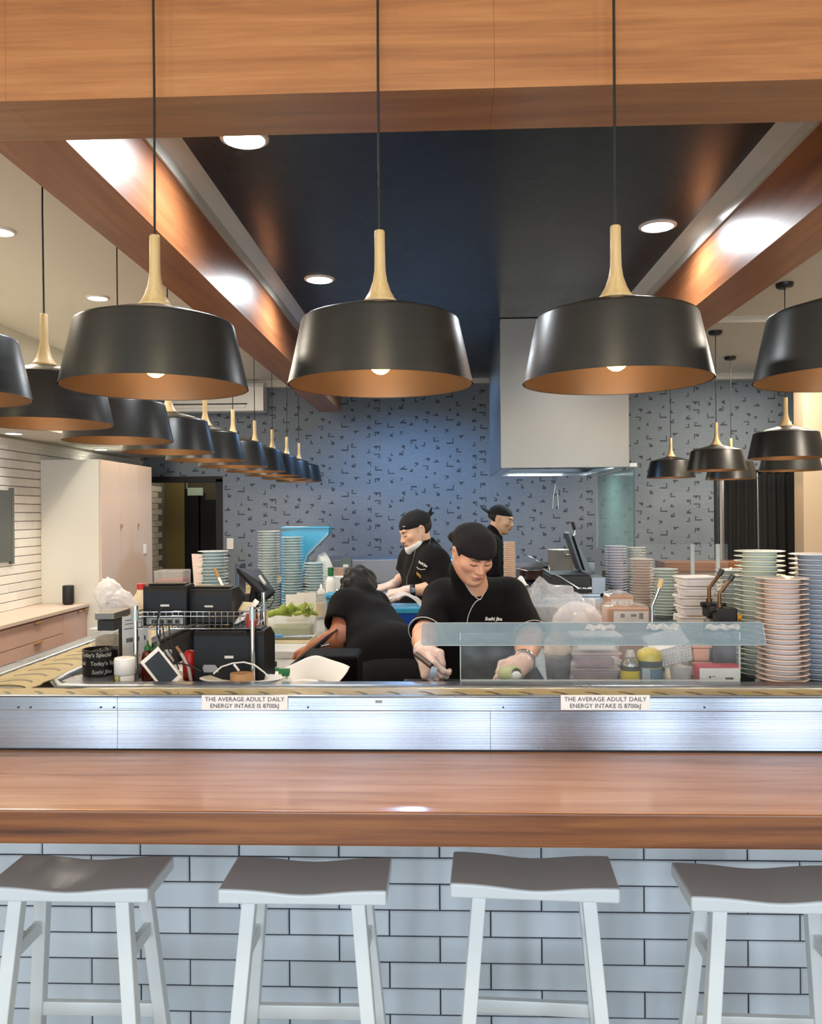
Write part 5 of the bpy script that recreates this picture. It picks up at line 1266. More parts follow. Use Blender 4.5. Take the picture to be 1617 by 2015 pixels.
# bins
t = thing('blue_bin', 'royal blue bin lined with a white plastic sack before the masked chef', 'bin', at(798, 4.5, 0))
ztop = zat(798, 1192, 4.5)
obj('bin', MB().box((0, 0, ztop / 2), (.15, .2, ztop), taper=1.1), M['royal_blue'], t, bevel=.01); obj('rim', MB().bx(-.085, .085, -.115, .115, ztop - .03, ztop + .002), M['blue_plastic'], t, bevel=.006)
obj('sack', MB().sheet(lambda u, v: (-.13 + .26 * u, -.09 + .2 * v, ztop + .012 + .05 * math.sin(math.pi * min(1, u * 1.15)) - .12 * max(0, u - .72) + .006 * math.sin(14 * u + 9 * v)), 20, 10), M['film_white'], t)
t = thing('black_bin', 'open black bin with its lid tilted left of the bending person', 'bin', (P(655, 1280, Y=3.1).x, 3.12, 0))
zt = zat(655, 1284, 3.1)
obj('bin', MB().bx(-.10, .10, -.10, .09, 0, zt), pbr('bin_black', '040404', .7, spec=.12), t, bevel=.012)
l0, l1 = P(640, 1255, Y=3.35), P(568, 1312, Y=3.1)
obj('lid', MB().add([v_ - Vector(t.location) for v_ in (l0, l1, l1 + Vector((.05, .12, .01)), l0 + Vector((.03, .2, .01)))], [(0, 1, 2, 3)]), pbr('smoky_black_lid', '242426', .25), t, solid=.008)
obj('lid_grip', MB().tube([P(632, 1272, Y=3.14) - Vector(t.location), P(648, 1268, Y=3.14) - Vector(t.location)], .005), M['chrome'], t)
# ================================================================== people (one continuous surface each, blended from tapered limbs)
class Field:
    def __init__(s, lo, hi, h):
        s.h = h; s.lo = np.array(lo, float); s.n = np.ceil((np.array(hi) - s.lo) / h).astype(int) + 1
        s.f = np.full(s.n, 0.06, np.float32)
        s.ax = [s.lo[k] + h * np.arange(s.n[k]) for k in range(3)]
    def _blk(s, lo, hi):
        a = np.clip(np.floor((np.array(lo) - s.lo) / s.h).astype(int), 0, s.n - 1); b = np.clip(np.ceil((np.array(hi) - s.lo) / s.h).astype(int) + 1, 0, s.n)
        if (b - a <= 0).any(): return None, None
        sl = tuple(slice(a[k], b[k]) for k in range(3))
        return sl, (s.ax[0][sl[0]][:, None, None], s.ax[1][sl[1]][None, :, None], s.ax[2][sl[2]][None, None, :])
    def add(s, prim, k=0.015):
        fn, lo, hi = prim; m = k + 3 * s.h + .02
        sl, g = s._blk(lo - m, hi + m)
        if sl is None: return s
        d = fn(*g); a = s.f[sl]
        q = np.maximum(k - np.abs(a - d), 0) / k
        s.f[sl] = np.minimum(a, d) - q * q * k * .25
        return s
    def cut(s, prim, k=0.006):
        fn, lo, hi = prim; m = k + 3 * s.h
        sl, g = s._blk(lo - m, hi + m)
        if sl is None: return s
        d = -fn(*g); a = s.f[sl]
        q = np.maximum(k - np.abs(a - d), 0) / k
        s.f[sl] = np.maximum(a, d) + q * q * k * .25
        return s
    def mesh(s, name, mats, wob=0):
        f = s.f; S = f < 0; nx, ny, nz = f.shape
        C = np.zeros((nx - 1, ny - 1, nz - 1), np.uint8)
        for i in (0, 1):
            for j in (0, 1):
                for k in (0, 1): C += S[i:nx - 1 + i, j:ny - 1 + j, k:nz - 1 + k]
        I = np.argwhere((C > 0) & (C < 8)); N = len(I)
        idx = np.full(C.shape, -1, np.int32); idx[tuple(I.T)] = np.arange(N)
        acc = np.zeros((N, 3)); cnt = np.zeros(N)
        cor = [(i, j, k) for i in (0, 1) for j in (0, 1) for k in (0, 1)]
        val = {c: f[I[:, 0] + c[0], I[:, 1] + c[1], I[:, 2] + c[2]] for c in cor}
        for a in cor:
            for ax in range(3):
                if a[ax] == 0:
                    b = list(a); b[ax] = 1; b = tuple(b); va, vb = val[a], val[b]
                    m = (va < 0) != (vb < 0); t = np.where(m, va / np.where(m, va - vb, 1), 0)
                    p = np.array(a, float)[None, :].repeat(N, 0); p[:, ax] += t
                    acc[m] += p[m]; cnt[m] += 1
        V_ = (I + acc / cnt[:, None]) * s.h + s.lo
        Q = []
        for ax in range(3):
            u, v = (ax + 1) % 3, (ax + 2) % 3
            A = [slice(None)] * 3; B = [slice(None)] * 3; A[ax] = slice(0, f.shape[ax] - 1); B[ax] = slice(1, None)
            E_ = np.argwhere(S[tuple(A)] != S[tuple(B)])
            E_ = E_[(E_[:, u] > 0) & (E_[:, v] > 0) & (E_[:, u] < f.shape[u] - 1) & (E_[:, v] < f.shape[v] - 1)]
            if not len(E_): continue
            def cell(du, dv):
                c = E_.copy(); c[:, u] -= du; c[:, v] -= dv; return idx[tuple(c.T)]
            q = np.stack([cell(1, 1), cell(0, 1), cell(0, 0), cell(1, 0)], 1)
            fl = ~S[tuple(E_.T)]
            q[fl] = q[fl][:, ::-1]
            Q.append(q)
        Q = np.concatenate(Q)
        me = bpy.data.meshes.new(name); me.vertices.add(N); me.vertices.foreach_set('co', V_.astype(np.float32).ravel())
        me.loops.add(len(Q) * 4); me.loops.foreach_set('vertex_index', Q.astype(np.int32).ravel())
        me.polygons.add(len(Q)); me.polygons.foreach_set('loop_start', np.arange(0, len(Q) * 4, 4, dtype=np.int32))
        me.polygons.foreach_set('use_smooth', np.ones(len(Q), bool))
        for m in (mats if isinstance(mats, list) else [mats]): me.materials.append(m)
        me.update(calc_edges=True); me.validate()
        me['pts'] = 0
        return me, V_

nv = lambda p: np.array(p, float)
def cone(a, b, ra, rb):
    a, b = nv(a), nv(b); d = b - a; L = max(1e-9, d @ d)
    def fn(x, y, z):
        t = np.clip(((x - a[0]) * d[0] + (y - a[1]) * d[1] + (z - a[2]) * d[2]) / L, 0, 1)
        return np.sqrt((x - a[0] - t * d[0]) ** 2 + (y - a[1] - t * d[1]) ** 2 + (z - a[2] - t * d[2]) ** 2) - (ra + (rb - ra) * t)
    r = max(ra, rb); return fn, np.minimum(a, b) - r, np.maximum(a, b) + r
def elps(c, r, R=None):
    c, r = nv(c), nv(r); R = np.eye(3) if R is None else np.array(R)[:3, :3]
    def fn(x, y, z):
        dx, dy, dz = x - c[0], y - c[1], z - c[2]
        q = [(R[0, k] * dx + R[1, k] * dy + R[2, k] * dz) for k in range(3)]
        k0 = np.sqrt(sum((q[k] / r[k]) ** 2 for k in range(3))); k1 = np.sqrt(sum((q[k] / r[k] ** 2) ** 2 for k in range(3)))
        return k0 * (k0 - 1) / np.maximum(k1, 1e-9)
    m = r.max(); return fn, c - m, c + m
def below(prim, p, n):           # the prim, cut away where (x-p).n > 0
    fn, lo, hi = prim; p, n = nv(p), nv(n) / np.linalg.norm(nv(n))
    return (lambda x, y, z: np.maximum(fn(x, y, z), (x - p[0]) * n[0] + (y - p[1]) * n[1] + (z - p[2]) * n[2])), lo, hi
def wave(prim, amp, dirs):
    fn, lo, hi = prim
    def g(x, y, z):
        d = fn(x, y, z)
        for (a, b, c, p) in dirs: d = d + amp * np.sin(a * x + b * y + c * z + p)
        return d
    return g, lo, hi

def frame(fwd, roll=0.0, up=(0, 0, 1)):
    y = -Vector(fwd).normalized(); x = y.cross(Vector(up)).normalized(); z = x.cross(y)
    if roll:
        c, s = math.cos(roll), math.sin(roll); x, z = x * c + z * s, z * c - x * s
    return np.array([[x.x, y.x, z.x], [x.y, y.y, z.y], [x.z, y.z, z.z]])

class Head:
    def __init__(s, c, fwd, roll=0.0, k=1.0):
        s.c, s.R, s.k = nv(c), frame(fwd, roll), k
    def w(s, p): return s.c + s.R @ (nv(p) * s.k)
    def l(s, P_): return ((P_ - s.c) @ s.R) / s.k
    def C(s, a, b, ra, rb): return cone(s.w(a), s.w(b), ra * s.k, rb * s.k)
    def E(s, c, r, tilt=None):
        R = s.R if tilt is None else s.R @ np.array(Euler(tilt).to_matrix())
        return elps(s.w(c), nv(r) * s.k, R)
    def skin(s, F, face=True):
        A = F.add
        A(s.E((0, .012, .024), (.074, .094, .078)), .01)
        A(s.E((0, -.030, -.035), (.062, .060, .078)), .03)
        for q in (-1, 1):
            A(s.C((q * .050, .0, -.050), (q * .014, -.062, -.095), .020, .016), .03)
            A(s.E((q * .040, -.058, -.024), (.026, .024, .022)), .02)
        A(s.E((0, -.074, -.096), (.020, .016, .016)), .018)
        if face:
            A(s.C((-.030, -.074, .017), (.030, -.074, .017), .013, .013), .02)
            for q in (-1, 1):
                F.cut(s.E((q * .031, -.098, -.003), (.019, .016, .012)), .014)
                A(s.E((q * .031, -.073, -.005), (.0175, .0145, .0115)), .004)
                F.cut(s.C((q * .018, -.0905, -.0115), (q * .044, -.080, -.0105), .0022, .0018), .003)
            A(s.C((0, -.081, .006), (0, -.104, -.032), .0075, .0105), .012)
            A(s.E((0, -.104, -.035), (.0115, .011, .0095)), .006)
            for q in (-1, 1): A(s.E((q * .0125, -.094, -.038), (.0085, .010, .0075)), .006)
            for q in (-1, 1): F.cut(s.E((q * .007, -.103, -.0455), (.0035, .005, .003)), .003)
            A(s.E((0, -.083, -.062), (.026, .016, .016)), .012)
            A(s.E((0, -.0955, -.0600), (.021, .0075, .0055)), .004)
            A(s.E((0, -.0940, -.0715), (.018, .0080, .0065)), .005)
            F.cut(s.C((-.023, -.0930, -.0655), (.023, -.0930, -.0655), .0020, .0020), .003)
            F.cut(s.E((0, -.093, -.083), (.016, .008, .005)), .008)
        for q in (-1, 1):
            A(s.E((q * .0765, .012, -.012), (.009, .021, .033), (0, q * .25, 0)), .006)
            F.cut(s.E((q * .086, .008, -.012), (.006, .010, .018)), .006)
            A(s.E((q * .074, .004, -.040), (.006, .010, .010)), .006)
    def tint(s, pts, base, lip, beard=.0):
        L = s.l(pts); x, y, z = L.T
        sm = lambda e, w: np.clip(1 - e / w, 0, 1)
        col = np.tile(np.array(base), (len(pts), 1)); front = (y < -.05)
        def blend(m, c): 
            nonlocal col
            col = col * (1 - m[:, None]) + np.array(c)[None] * m[:, None]
        ch = np.exp(-((np.abs(x) - .042) / .02) ** 2 - ((z + .03) / .02) ** 2) * front * .35
        blend(ch, (base[0] * 1.0, base[1] * .72, base[2] * .66))
        nt = np.exp(-(x / .016) ** 2 - ((z + .036) / .014) ** 2) * (y < -.09) * .3; blend(nt, (base[0], base[1] * .72, base[2] * .68))
        if beard: blend(np.exp(-((z + .085) / .022) ** 2) * (y < -.03) * beard, (base[0] * .6, base[1] * .6, base[2] * .62))
        lp = np.clip(1.5 - np.sqrt((x / .0235) ** 2 + ((z + .0658) / .0125) ** 2) * 1.5, 0, 1) * (y < -.075); blend(np.clip(lp * 1.6, 0, 1) * .8, lip)
        ml = np.clip(1 - np.abs(z + .0655) / .0025, 0, 1) * (np.abs(x) < .023) * (y < -.075); blend(ml * .8, (.05, .018, .015))
        ax = np.abs(x) - .031
        br = np.clip(1.25 - np.sqrt((ax / .021) ** 2 + ((z - .018 + 4.5 * ax * ax * 3 - .08 * ax) / .0055) ** 2), 0, 1) * front; blend(np.clip(br * 2.2, 0, 1) * .85, (.025, .018, .016))
        ey = np.clip(1.3 - np.sqrt((ax / .017) ** 2 + ((z + .0112 - 8 * ax * ax) / .0036) ** 2), 0, 1) * front; blend(np.clip(ey * 2, 0, 1) * .9, (.02, .014, .013))
        ey2 = np.clip(1.2 - np.sqrt((ax / .016) ** 2 + ((z - .0055) / .0022) ** 2), 0, 1) * front; blend(ey2 * .35, (base[0] * .4, base[1] * .35, base[2] * .33))
        return col

def hand(w, fwd, back, thumb, s=1.0, curl=(.5, .6, .7, .8), tcurl=.5, spread=.0, infl=0.0):
    """five-finger hand: wrist, finger direction, back-of-hand normal, thumb side (+1/-1)"""
    f = nv(fwd) / np.linalg.norm(nv(fwd)); b = nv(back); b = b - f * (b @ f); b /= np.linalg.norm(b); t = np.cross(b, f) * thumb
    w = nv(w); W = lambda x, y, z: w + s * (f * x + t * y + b * z)
    pr = []; i_ = infl
    for y in (-.026, -.009, .009, .026): pr.append((cone(W(.0, y * .55, 0), W(.088, y, .002), (.0155 * s + i_), (.0125 * s + i_)), .012))
    for k, (y, L, r) in enumerate(((.027, .072, .0092), (.009, .080, .0095), (-.009, .074, .0090), (-.026, .058, .0080))):
        p = W(.088, y, .0); ang = .15; a0 = spread * (1.5 - k) * .12
        for j, (fr_, rr) in enumerate(((.46, 1.0), (.30, .92), (.24, .84))):
            ang += curl[k] * (1.0 if j else .8)
            d = f * math.cos(ang) * math.cos(a0) + t * math.sin(a0) - b * math.sin(ang)
            q = p + d * (L * fr_ * s); pr.append((cone(p, q, r * rr * s + i_, r * rr * .93 * s + i_), .0035)); p = q
    p = W(.022, .030, -.004); q = W(.052, .050, -.014); pr.append((cone(W(.01, .012, 0), p, .016 * s + i_, .0145 * s + i_), .012)); pr.append((cone(p, q, .0135 * s + i_, .0115 * s + i_), .008))
    d = f * math.cos(tcurl) - t * math.sin(tcurl) * .6 - b * .35; d /= np.linalg.norm(d)
    q2 = q + d * (.033 * s); pr.append((cone(q, q2, .0112 * s + i_, .010 * s + i_), .005))
    d2 = f * math.cos(tcurl + .5) - t * math.sin(tcurl + .5) * .6 - b * .45; d2 /= np.linalg.norm(d2)
    pr.append((cone(q2, q2 + d2 * (.026 * s), .0102 * s + i_, .0085 * s + i_), .004))
    return pr

SKIN = lin('D9A283'); SKIN_B = lin('DDB193'); LIP = lin('B4685C')
def paint(me, pts, head, base, lip=LIP, beard=0.0):
    col = head.tint(pts, base, lip, beard)
    a = me.color_attributes.new('tint', 'FLOAT_COLOR', 'POINT')
    a.data.foreach_set('color', np.concatenate([col, np.ones((len(col), 1))], 1).astype(np.float32).ravel())

def p3(px, py, Y): return nv(P(px, py, Y=Y))
CLOTH = [(33, 12, 20, .3), (-18, 25, 41, 1.1), (9, -14, 57, 2.0)]

def person(label, root):
    return thing('person', label, 'person', root)
def put(name, me, t, mat=None):
    me.transform(Matrix.Translation(-Vector(t.location)))
    return link(name, me, t)
def surf(me, off):       # ray-cast helper on a person's mesh (already moved to the root's frame)
    bv = BVHTree.FromPolygons([v.co[:] for v in me.vertices], [p.vertices[:] for p in me.polygons])
    def hit(px, py, lift=.0015):
        o_ = EYE - off; d = pray(px, py).normalized()
        loc, nrm, _, _ = bv.ray_cast(o_, d)
        return None if loc is None else (loc - d * lift, nrm)
    return hit
def trace(name, hit, pix, r, mat, t, dense=6, lift=.001):
    pts = []
    for (x0, y0), (x1, y1) in zip(pix, pix[1:]):
        for k in range(dense):
            h = hit(x0 + (x1 - x0) * k / dense, y0 + (y1 - y0) * k / dense, lift)
            if h: pts.append(h[0])
    h = hit(*pix[-1], lift)
    if h: pts.append(h[0])
    if len(pts) > 2:
        sm = [pts[0]] + [(pts[i - 1] + pts[i] * 2 + pts[i + 1]) / 4 for i in range(1, len(pts) - 1)] + [pts[-1]]
        return obj(name, MB().tube(sm, r, 6), mat, t)
def legs(F, hipL, hipR, footY, z0=0.03):
    for h in (hipL, hipR):
        k = nv((h[0], h[1] - .01, h[2] * .54)); a = nv((h[0], footY, .09))
        F.add(cone(h, k, .088, .066), .05); F.add(cone(k, a, .064, .048), .03)
def shoes(t, hips, footY, mat, ang=0):
    for h in hips:
        b = MB(); b.ball((0, 0, 0), (.05, .13, .05), 16, 10); b.v = [(x, y, max(z, -.03)) for x, y, z in b.v]
        M_ = Matrix.Translation(Vector((h[0], footY, .032)) - Vector(t.location)) @ Matrix.Rotation(ang, 4, 'Z') @ Matrix.Translation((0, -.05, 0))
        b.v = [tuple(M_ @ Vector(v)) for v in b.v]
        obj('shoe', b, mat, t)

# ---------------------------------------------------------------- chef at the front
def chef_front():
    H = Head((0, 0, 0), (.50, -1.0, -.68), -.03, .85)
    hc = p3(945, 1111, 2.90) - H.R @ nv((0, -.080, -.008)) * .85; H.c = hc
    neck = p3(937, 1174, 3.06); hipc = nv((neck[0] - .0, 3.20, .98))
    shl, shr = p3(872, 1180, 3.10), p3(1000, 1178, 3.10)
    ell, elr = p3(837, 1247, 2.90), p3(1043, 1251, 2.93)
    wrl, wrr = p3(834, 1284, 2.665), p3(1030, 1304, 2.70)
    t = person('front chef in a black bandana and uniform cutting sushi behind the guard', (hipc[0], 3.2, 0))
    kn = p3(843, 1312, 2.60)
    hl = lambda infl: hand(wrl, (.22, -.75, -.45), (-.75, -.30, .45), 1, .98, (.85, .95, 1.0, 1.05), .9, infl=infl)
    hr = lambda infl: hand(wrr, (-.55, -.72, -.30), (.30, -.50, .8), -1, .98, (.55, .6, .65, .7), .6, infl=infl)
    F = Field((-.16, 2.5, .95), (.42, 3.36, 1.68), .0031)
    F.add(cone(neck - nv((0, 0, .03)), H.w((0, .018, -.05)), .058, .052), .03)
    H.skin(F)
    chest = (shl + shr) / 2 - nv((0, -.01, .12))
    F.add(elps(chest, (.15, .10, .19)), .04); F.add(cone(shl, shr, .045, .045), .05); F.add(elps(hipc + nv((0, 0, .05)), (.15, .10, .14)), .06)
    for s_, e_, w_ in ((shl, ell, wrl), (shr, elr, wrr)):
        F.add(cone(s_, e_, .052, .042), .03); F.add(cone(e_, e_ + (w_ - e_) * .4, .042, .042), .02); F.add(cone(e_ + (w_ - e_) * .4, w_, .041, .027), .015)
    for pr in (hl(0), hr(0)):
        for q, k in pr: F.add(q, k)
    me, pts = F.mesh('body', M['skin']); paint(me, pts, H, SKIN); put('body', me, t)
    # shirt
    S = Field((-.20, 2.7, .93), (.46, 3.42, 1.52), .0048)
    S.add(wave(elps(chest + nv((0, .01, -.03)), (.185, .13, .225)), .0022, CLOTH), .05)
    S.add(cone(shl + nv((.01, 0, .0)), shr + nv((-.01, 0, .0)), .055, .055), .06); S.add(elps(hipc + nv((0, -.02, .08)), (.20, .135, .22)), .08)
    S.add(cone(neck + nv((0, .02, -.035)), H.w((0, .020, -.105)), .074, .056), .03)
    for s_ in (shl, shr): S.add(cone(neck + nv((0, .02, -.02)), s_ + nv((0, .0, .0)), .060, .050), .06)
    for s_, e_ in ((shl, ell), (shr, elr)):
        d = e_ - s_; d = d / np.linalg.norm(d); hem = e_ - d * .005
        S.add(below(wave(cone(s_, e_ + d * .08, .058, .064), .002, CLOTH), hem, d), .06)
        S.cut(below(cone(hem - d * .012, hem + d * .1, .053, .053), hem + d * .1, d), .003)
    S.cut(cone(neck + nv((.0, .0, -.01)), H.w((0, .04, -.04)), .050, .062), .006)
    v_ = p3(938, 1181, 2.975)
    S.cut(cone(p3(934, 1130, 2.94), v_ + nv((0, -.01, .0)), .046, .006), .008)
    ms, _ = S.mesh('shirt', M['fabric_black']); sh = put('shirt', ms, t)
    hit = surf(ms, Vector(t.location))
    trace('piping', hit, [(909, 1127), (911, 1138), (916, 1150), (923, 1162), (932, 1171), (939, 1178), (946, 1180)], .0019, M['piping'], sh)
    trace('piping', hit, [(960, 1143), (957, 1155), (952, 1168), (946, 1178), (937, 1183), (930, 1192), (924, 1204), (920, 1216), (919, 1228)], .0019, M['piping'], sh)
    for px, tx in ((971, 'Sushi Jins'),):
        h = hit(px, 1218, .012)
        if h:
            n = Vector((h[1].x, h[1].y, h[1].z)); n = n if n.y < 0 else -n
            rot = n.to_track_quat('Z', 'Y').to_matrix().to_4x4()
            text('lettering', tx, .017, pbr('white_embroidery', 'E8E6E2', .6), sh, Matrix.Translation(h[0]) @ rot, .0006, bold=.0006, shear=.2)
    for s_, e_, nm in ((shl, ell, 0), (shr, elr, 1)):
        d = (e_ - s_) / np.linalg.norm(e_ - s_); c_ = Vector(e_ - d * .006) - Vector(t.location); q = Vector(d).to_track_quat('Z', 'Y').to_matrix().to_4x4()
        obj('cuff_piping', MB().tube([Matrix.Translation(c_) @ q @ Vector((.0638 * math.cos(a), .0638 * math.sin(a), 0)) for a in np.linspace(0, 6.283, 33)], .0017, 6), M['piping'], sh)
    # trousers and apron
    L = Field((-.20, 3.0, .02), (.46, 3.42, 1.2), .012)
    hips = [hipc + nv((sx * .085, 0, -.06)) for sx in (-1, 1)]
    L.add(elps(hipc, (.175, .125, .16)), .03); legs(L, hips[0], hips[1], 3.2)
    ml, _ = L.mesh('trousers', M['fabric_trouser']); put('trousers', ml, t); shoes(t, hips, 3.2, M['rubber'])
    # bandana
    B = Field(hc - .2, hc + .2, .0035)
    pl, nn = H.w((0, -.08, .020)), H.R @ nv((0, -.22, -1))
    B.add(below(wave(H.E((.003, .014, .024), (.083, .105, .081)), .0022, [(60, 18, 35, .3), (-30, 45, 70, 1.1), (20, -34, 95, 2.0)]), pl, nn), .004)
    B.add(below(H.E((.008, .040, .045), (.078, .075, .048)), pl, nn), .03); B.add(below(H.E((.004, -.02, .046), (.072, .062, .042)), pl, nn), .03)
    B.add(H.C((-.06, .085, .02), (-.03, .115, .0), .022, .012), .01)
    mb_, _ = B.mesh('bandana', M['fabric_bandana']); put('bandana', mb_, t)
    hb = Field(hc - .2, hc + .2, .004)
    hb.add(below(below(H.E((0, .016, .01), (.0775, .098, .076)), H.w((0, -.040, 0)), H.R @ nv((0, -1, -.25))), H.w((0, 0, -.045)), H.R @ nv((0, 0, -1))), .004)
    mh, _ = hb.mesh('hair', M['hair']); put('hair', mh, t)
    # gloves
    for pr, wv, ev in ((hl(.0016), wrl, ell), (hr(.0016), wrr, elr)):
        G_ = Field(wv - .16, wv + .16, .0026)
        for q, k in pr: G_.add(q, k)
        d = (ev - wv) / np.linalg.norm(ev - wv)
        G_.add(below(wave(cone(wv, wv + d * .05, .031, .037), .0012, [(90, 60, 40, 0), (50, -70, 90, 1)]), wv + d * .035, d), .012)
        mg, _ = G_.mesh('glove', M['glove']); put('glove', mg, t)
    d = (elr - wrr) / np.linalg.norm(elr - wrr); c_ = Vector(wrr + d * .022) - Vector(t.location); q = Vector(d).to_track_quat('Z', 'Y').to_matrix().to_4x4()
    w_ = obj('wristwatch', MB().lathe([(.0345, -.008), (.0365, -.008), (.0365, .008), (.0345, .008)], 28, Matrix.Translation(c_) @ q, close=True), M['chrome'], t)
    # knife and roll are things of their own
    k0, k1, k2 = p3(832, 1298, 2.585), p3(849, 1311, 2.545), p3(846, 1326, 2.53)
    k = thing('kitchen_knife', 'kitchen knife with a dark handle in the front chef\'s gloved fist', 'knife', k0)
    dd = Vector(k1 - k0); obj('handle', MB().tube([-dd * .9, dd * .1, dd * 1.0], .0085, 10, flat=.75), pbr('dark_knife_handle', '3A2622', .4), k)
    obj('blade', MB().prism([(0, 0), (.018, 0), (.020, -.028), (.010, -.04), (0, -.036)], -.001, .001, axis='y', M=Matrix.Translation(dd * 1.0) @ Matrix.Rotation(.25, 4, 'Y')), M['steel_dark'], k)
    r0 = p3(1006, 1326, 2.60); r_ = thing('sushi_roll', 'pale green wrapped roll with white filling in the front chef\'s hand', 'food', r0)
    obj('wrap', MB().lathe([(0, -.05), (.022, -.048), (.027, -.02), (.027, .02), (.024, .026), (.018, .028)], 22, Matrix.Rotation(math.radians(80), 4, 'X') @ Matrix.Rotation(.5, 4, 'Y')), pbr('pale_green_wrap', 'BFC48A', .5), r_)
    obj('filling', crumple((.012, -.027, .0), (.016, .010, .013), 8, 14, 10, .08), pbr('white_filling', 'F0EEEA', .5), r_)
    return t
chef_front()
o = thing('sushi_board', 'small board for cutting under the front chef\'s hands', 'cutting board', (.06, 2.62, BA)); obj('board', MB().bx(-.19, .20, -.10, .02, 0, .008), M['black_plastic'], o, bevel=.002)

# ---------------------------------------------------------------- chef with the lowered mask
def chef_mask():
    Y = 5.05; hc = p3(816, 1041, Y)
    H = Head(hc, (-1.0, -.42, -.50), .02, 1.0)
    neck = p3(834, 1080, Y + .02); hipc = nv((p3(842, 1100, Y + .05)[0], Y + .05, .96))
    shn, shf = p3(854, 1106, Y - .13), p3(815, 1098, Y + .22)
    eln, elf = p3(868, 1158, Y - .22), p3(800, 1135, Y + .22)
    wrn, wrf = p3(797, 1163, Y - .22), p3(772, 1152, Y + .05)
    t = person('chef with a lowered white mask looking down at his gloved hands', (hipc[0], hipc[1], 0))
    hn = lambda i: hand(wrn, (-1, -.10, -.18), (-.1, -.35, .9), 1, 1.0, (.45, .5, .55, .6), .5, infl=i)
    hf = lambda i: hand(wrf, (-.95, -.25, -.22), (-.1, -.4, .9), -1, 1.0, (.6, .65, .7, .8), .6, infl=i)
    lo = np.minimum.reduce([wrn, wrf, hc]) - .2; hi = np.maximum.reduce([shn, shf, eln, hc]) + .2
    F = Field((lo[0], lo[1], .92), (hi[0], hi[1], hc[2] + .16), .0046)
    F.add(cone(neck - nv((0, 0, .03)), H.w((0, .02, -.05)), .058, .053), .03); H.skin(F)
    chest = (shn + shf) / 2 + nv((.02, 0, -.12))
    R = frame((-1, -.35, -.2))
    F.add(elps(chest, (.16, .10, .19), R), .04); F.add(cone(shn, shf, .05, .05), .05); F.add(elps(hipc, (.14, .10, .14), R), .06)
    for s_, e_, w_ in ((shn, eln, wrn), (shf, elf, wrf)):
        F.add(cone(s_, e_, .052, .042), .03); F.add(cone(e_, e_ + (w_ - e_) * .4, .042, .041), .02); F.add(cone(e_ + (w_ - e_) * .4, w_, .040, .027), .015)
    for pr in (hn(0), hf(0)):
        for q, k in pr: F.add(q, k)
    me, pts = F.mesh('body', M['skin']); paint(me, pts, H, SKIN_B); put('body', me, t)
    S = Field((lo[0], lo[1], .90), (hi[0] + .05, hi[1] + .05, hc[2]), .0062)
    S.add(wave(elps(chest + nv((.01, 0, -.02)), (.205, .135, .24), R), .003, CLOTH), .05)
    S.add(cone(shn, shf, .058, .058), .07)
    for s_ in (shn, shf): S.add(cone(neck + nv((.02, 0, -.03)), s_, .068, .055), .07)
    S.add(elps(hipc + nv((-.02, 0, .06)), (.19, .14, .26), R), .08)
    S.add(cone(neck + nv((.015, 0, -.03)), neck + nv((.0, 0, .03)), .080, .068), .02)
    for s_, e_, cut_ in ((shn, eln, .02), (shf, elf, .03)):
        d = (e_ - s_) / np.linalg.norm(e_ - s_); hem = e_ - d * cut_
        S.add(below(wave(cone(s_, e_ + d * .08, .062, .076), .0025, CLOTH), hem, d), .10)
        S.cut(below(cone(hem - d * .012, hem + d * .1, .062, .062), hem + d * .1, d), .003)
    S.cut(cone(neck, H.w((0, .02, -.07)), .054, .062), .006)
    ms, _ = S.mesh('shirt', M['fabric_black']); sh = put('shirt', ms, t); hit = surf(ms, Vector(t.location))
    trace('piping', hit, [(818, 1079), (815, 1092), (811, 1108), (806, 1122), (801, 1135), (800, 1150), (800, 1162)], .0028, pbr('grey_piping', '6A6866', .6), sh)
    trace('piping', hit, [(846, 1056), (847, 1063), (843, 1072)], .0022, pbr('grey_piping2', '5A5856', .6), sh)
    for px, py, tx, sz in ((832, 1110, 'Sushi Jins', .020),):
        h = hit(px, py, .006)
        if h:
            n = h[1] if h[1].y < 0 else -h[1]; rot = n.to_track_quat('Z', 'Y').to_matrix().to_4x4()
            text('lettering', tx, sz, M['silver_print'], sh, Matrix.Translation(h[0]) @ rot @ Matrix.Rotation(-.35, 4, 'Z'), .001, bold=.0008)
    trace('emblem', hit, [(820, 1116), (824, 1120), (830, 1121), (837, 1120)], .0022, M['silver_print'], sh)
    h = hit(824, 1132, .004)
    if h:
        n = h[1] if h[1].y < 0 else -h[1]; rot = n.to_track_quat('Z', 'Y').to_matrix().to_4x4()
        obj('name_badge', MB().box((0, 0, 0), (.05, .020, .003), Matrix.Translation(h[0]) @ rot @ Matrix.Rotation(-.45, 4, 'Z')), pbr('gold_badge', 'C79A52', .35, .5), sh, bevel=.002)
    L = Field((hipc[0] - .26, hipc[1] - .3, .02), (hipc[0] + .26, hipc[1] + .3, 1.2), .014)
    hips = [hipc + nv((.02, sy * .085, -.06)) for sy in (-1, 1)]
    L.add(elps(hipc, (.17, .13, .17), R), .03)
    for h_ in hips:
        L.add(cone(h_, (h_[0], h_[1], .5), .088, .066), .05); L.add(cone((h_[0], h_[1], .5), (h_[0] + .02, h_[1], .09), .064, .048), .03)
    ml, _ = L.mesh('trousers', M['fabric_trouser']); put('trousers', ml, t)
    for h_ in hips:
        b = MB().ball((-.05, 0, .0), (.13, .05, .05), 14, 8); b.v = [(x + h_[0] + .02 - t.location.x, y + h_[1] - t.location.y, max(z, -.03) + .032) for x, y, z in b.v]; obj('shoe', b, M['rubber'], t)
    B = Field(hc - .22, hc + .22, .005); pl, nn = H.w((0, -.08, .026)), H.R @ nv((0, -.16, -1))
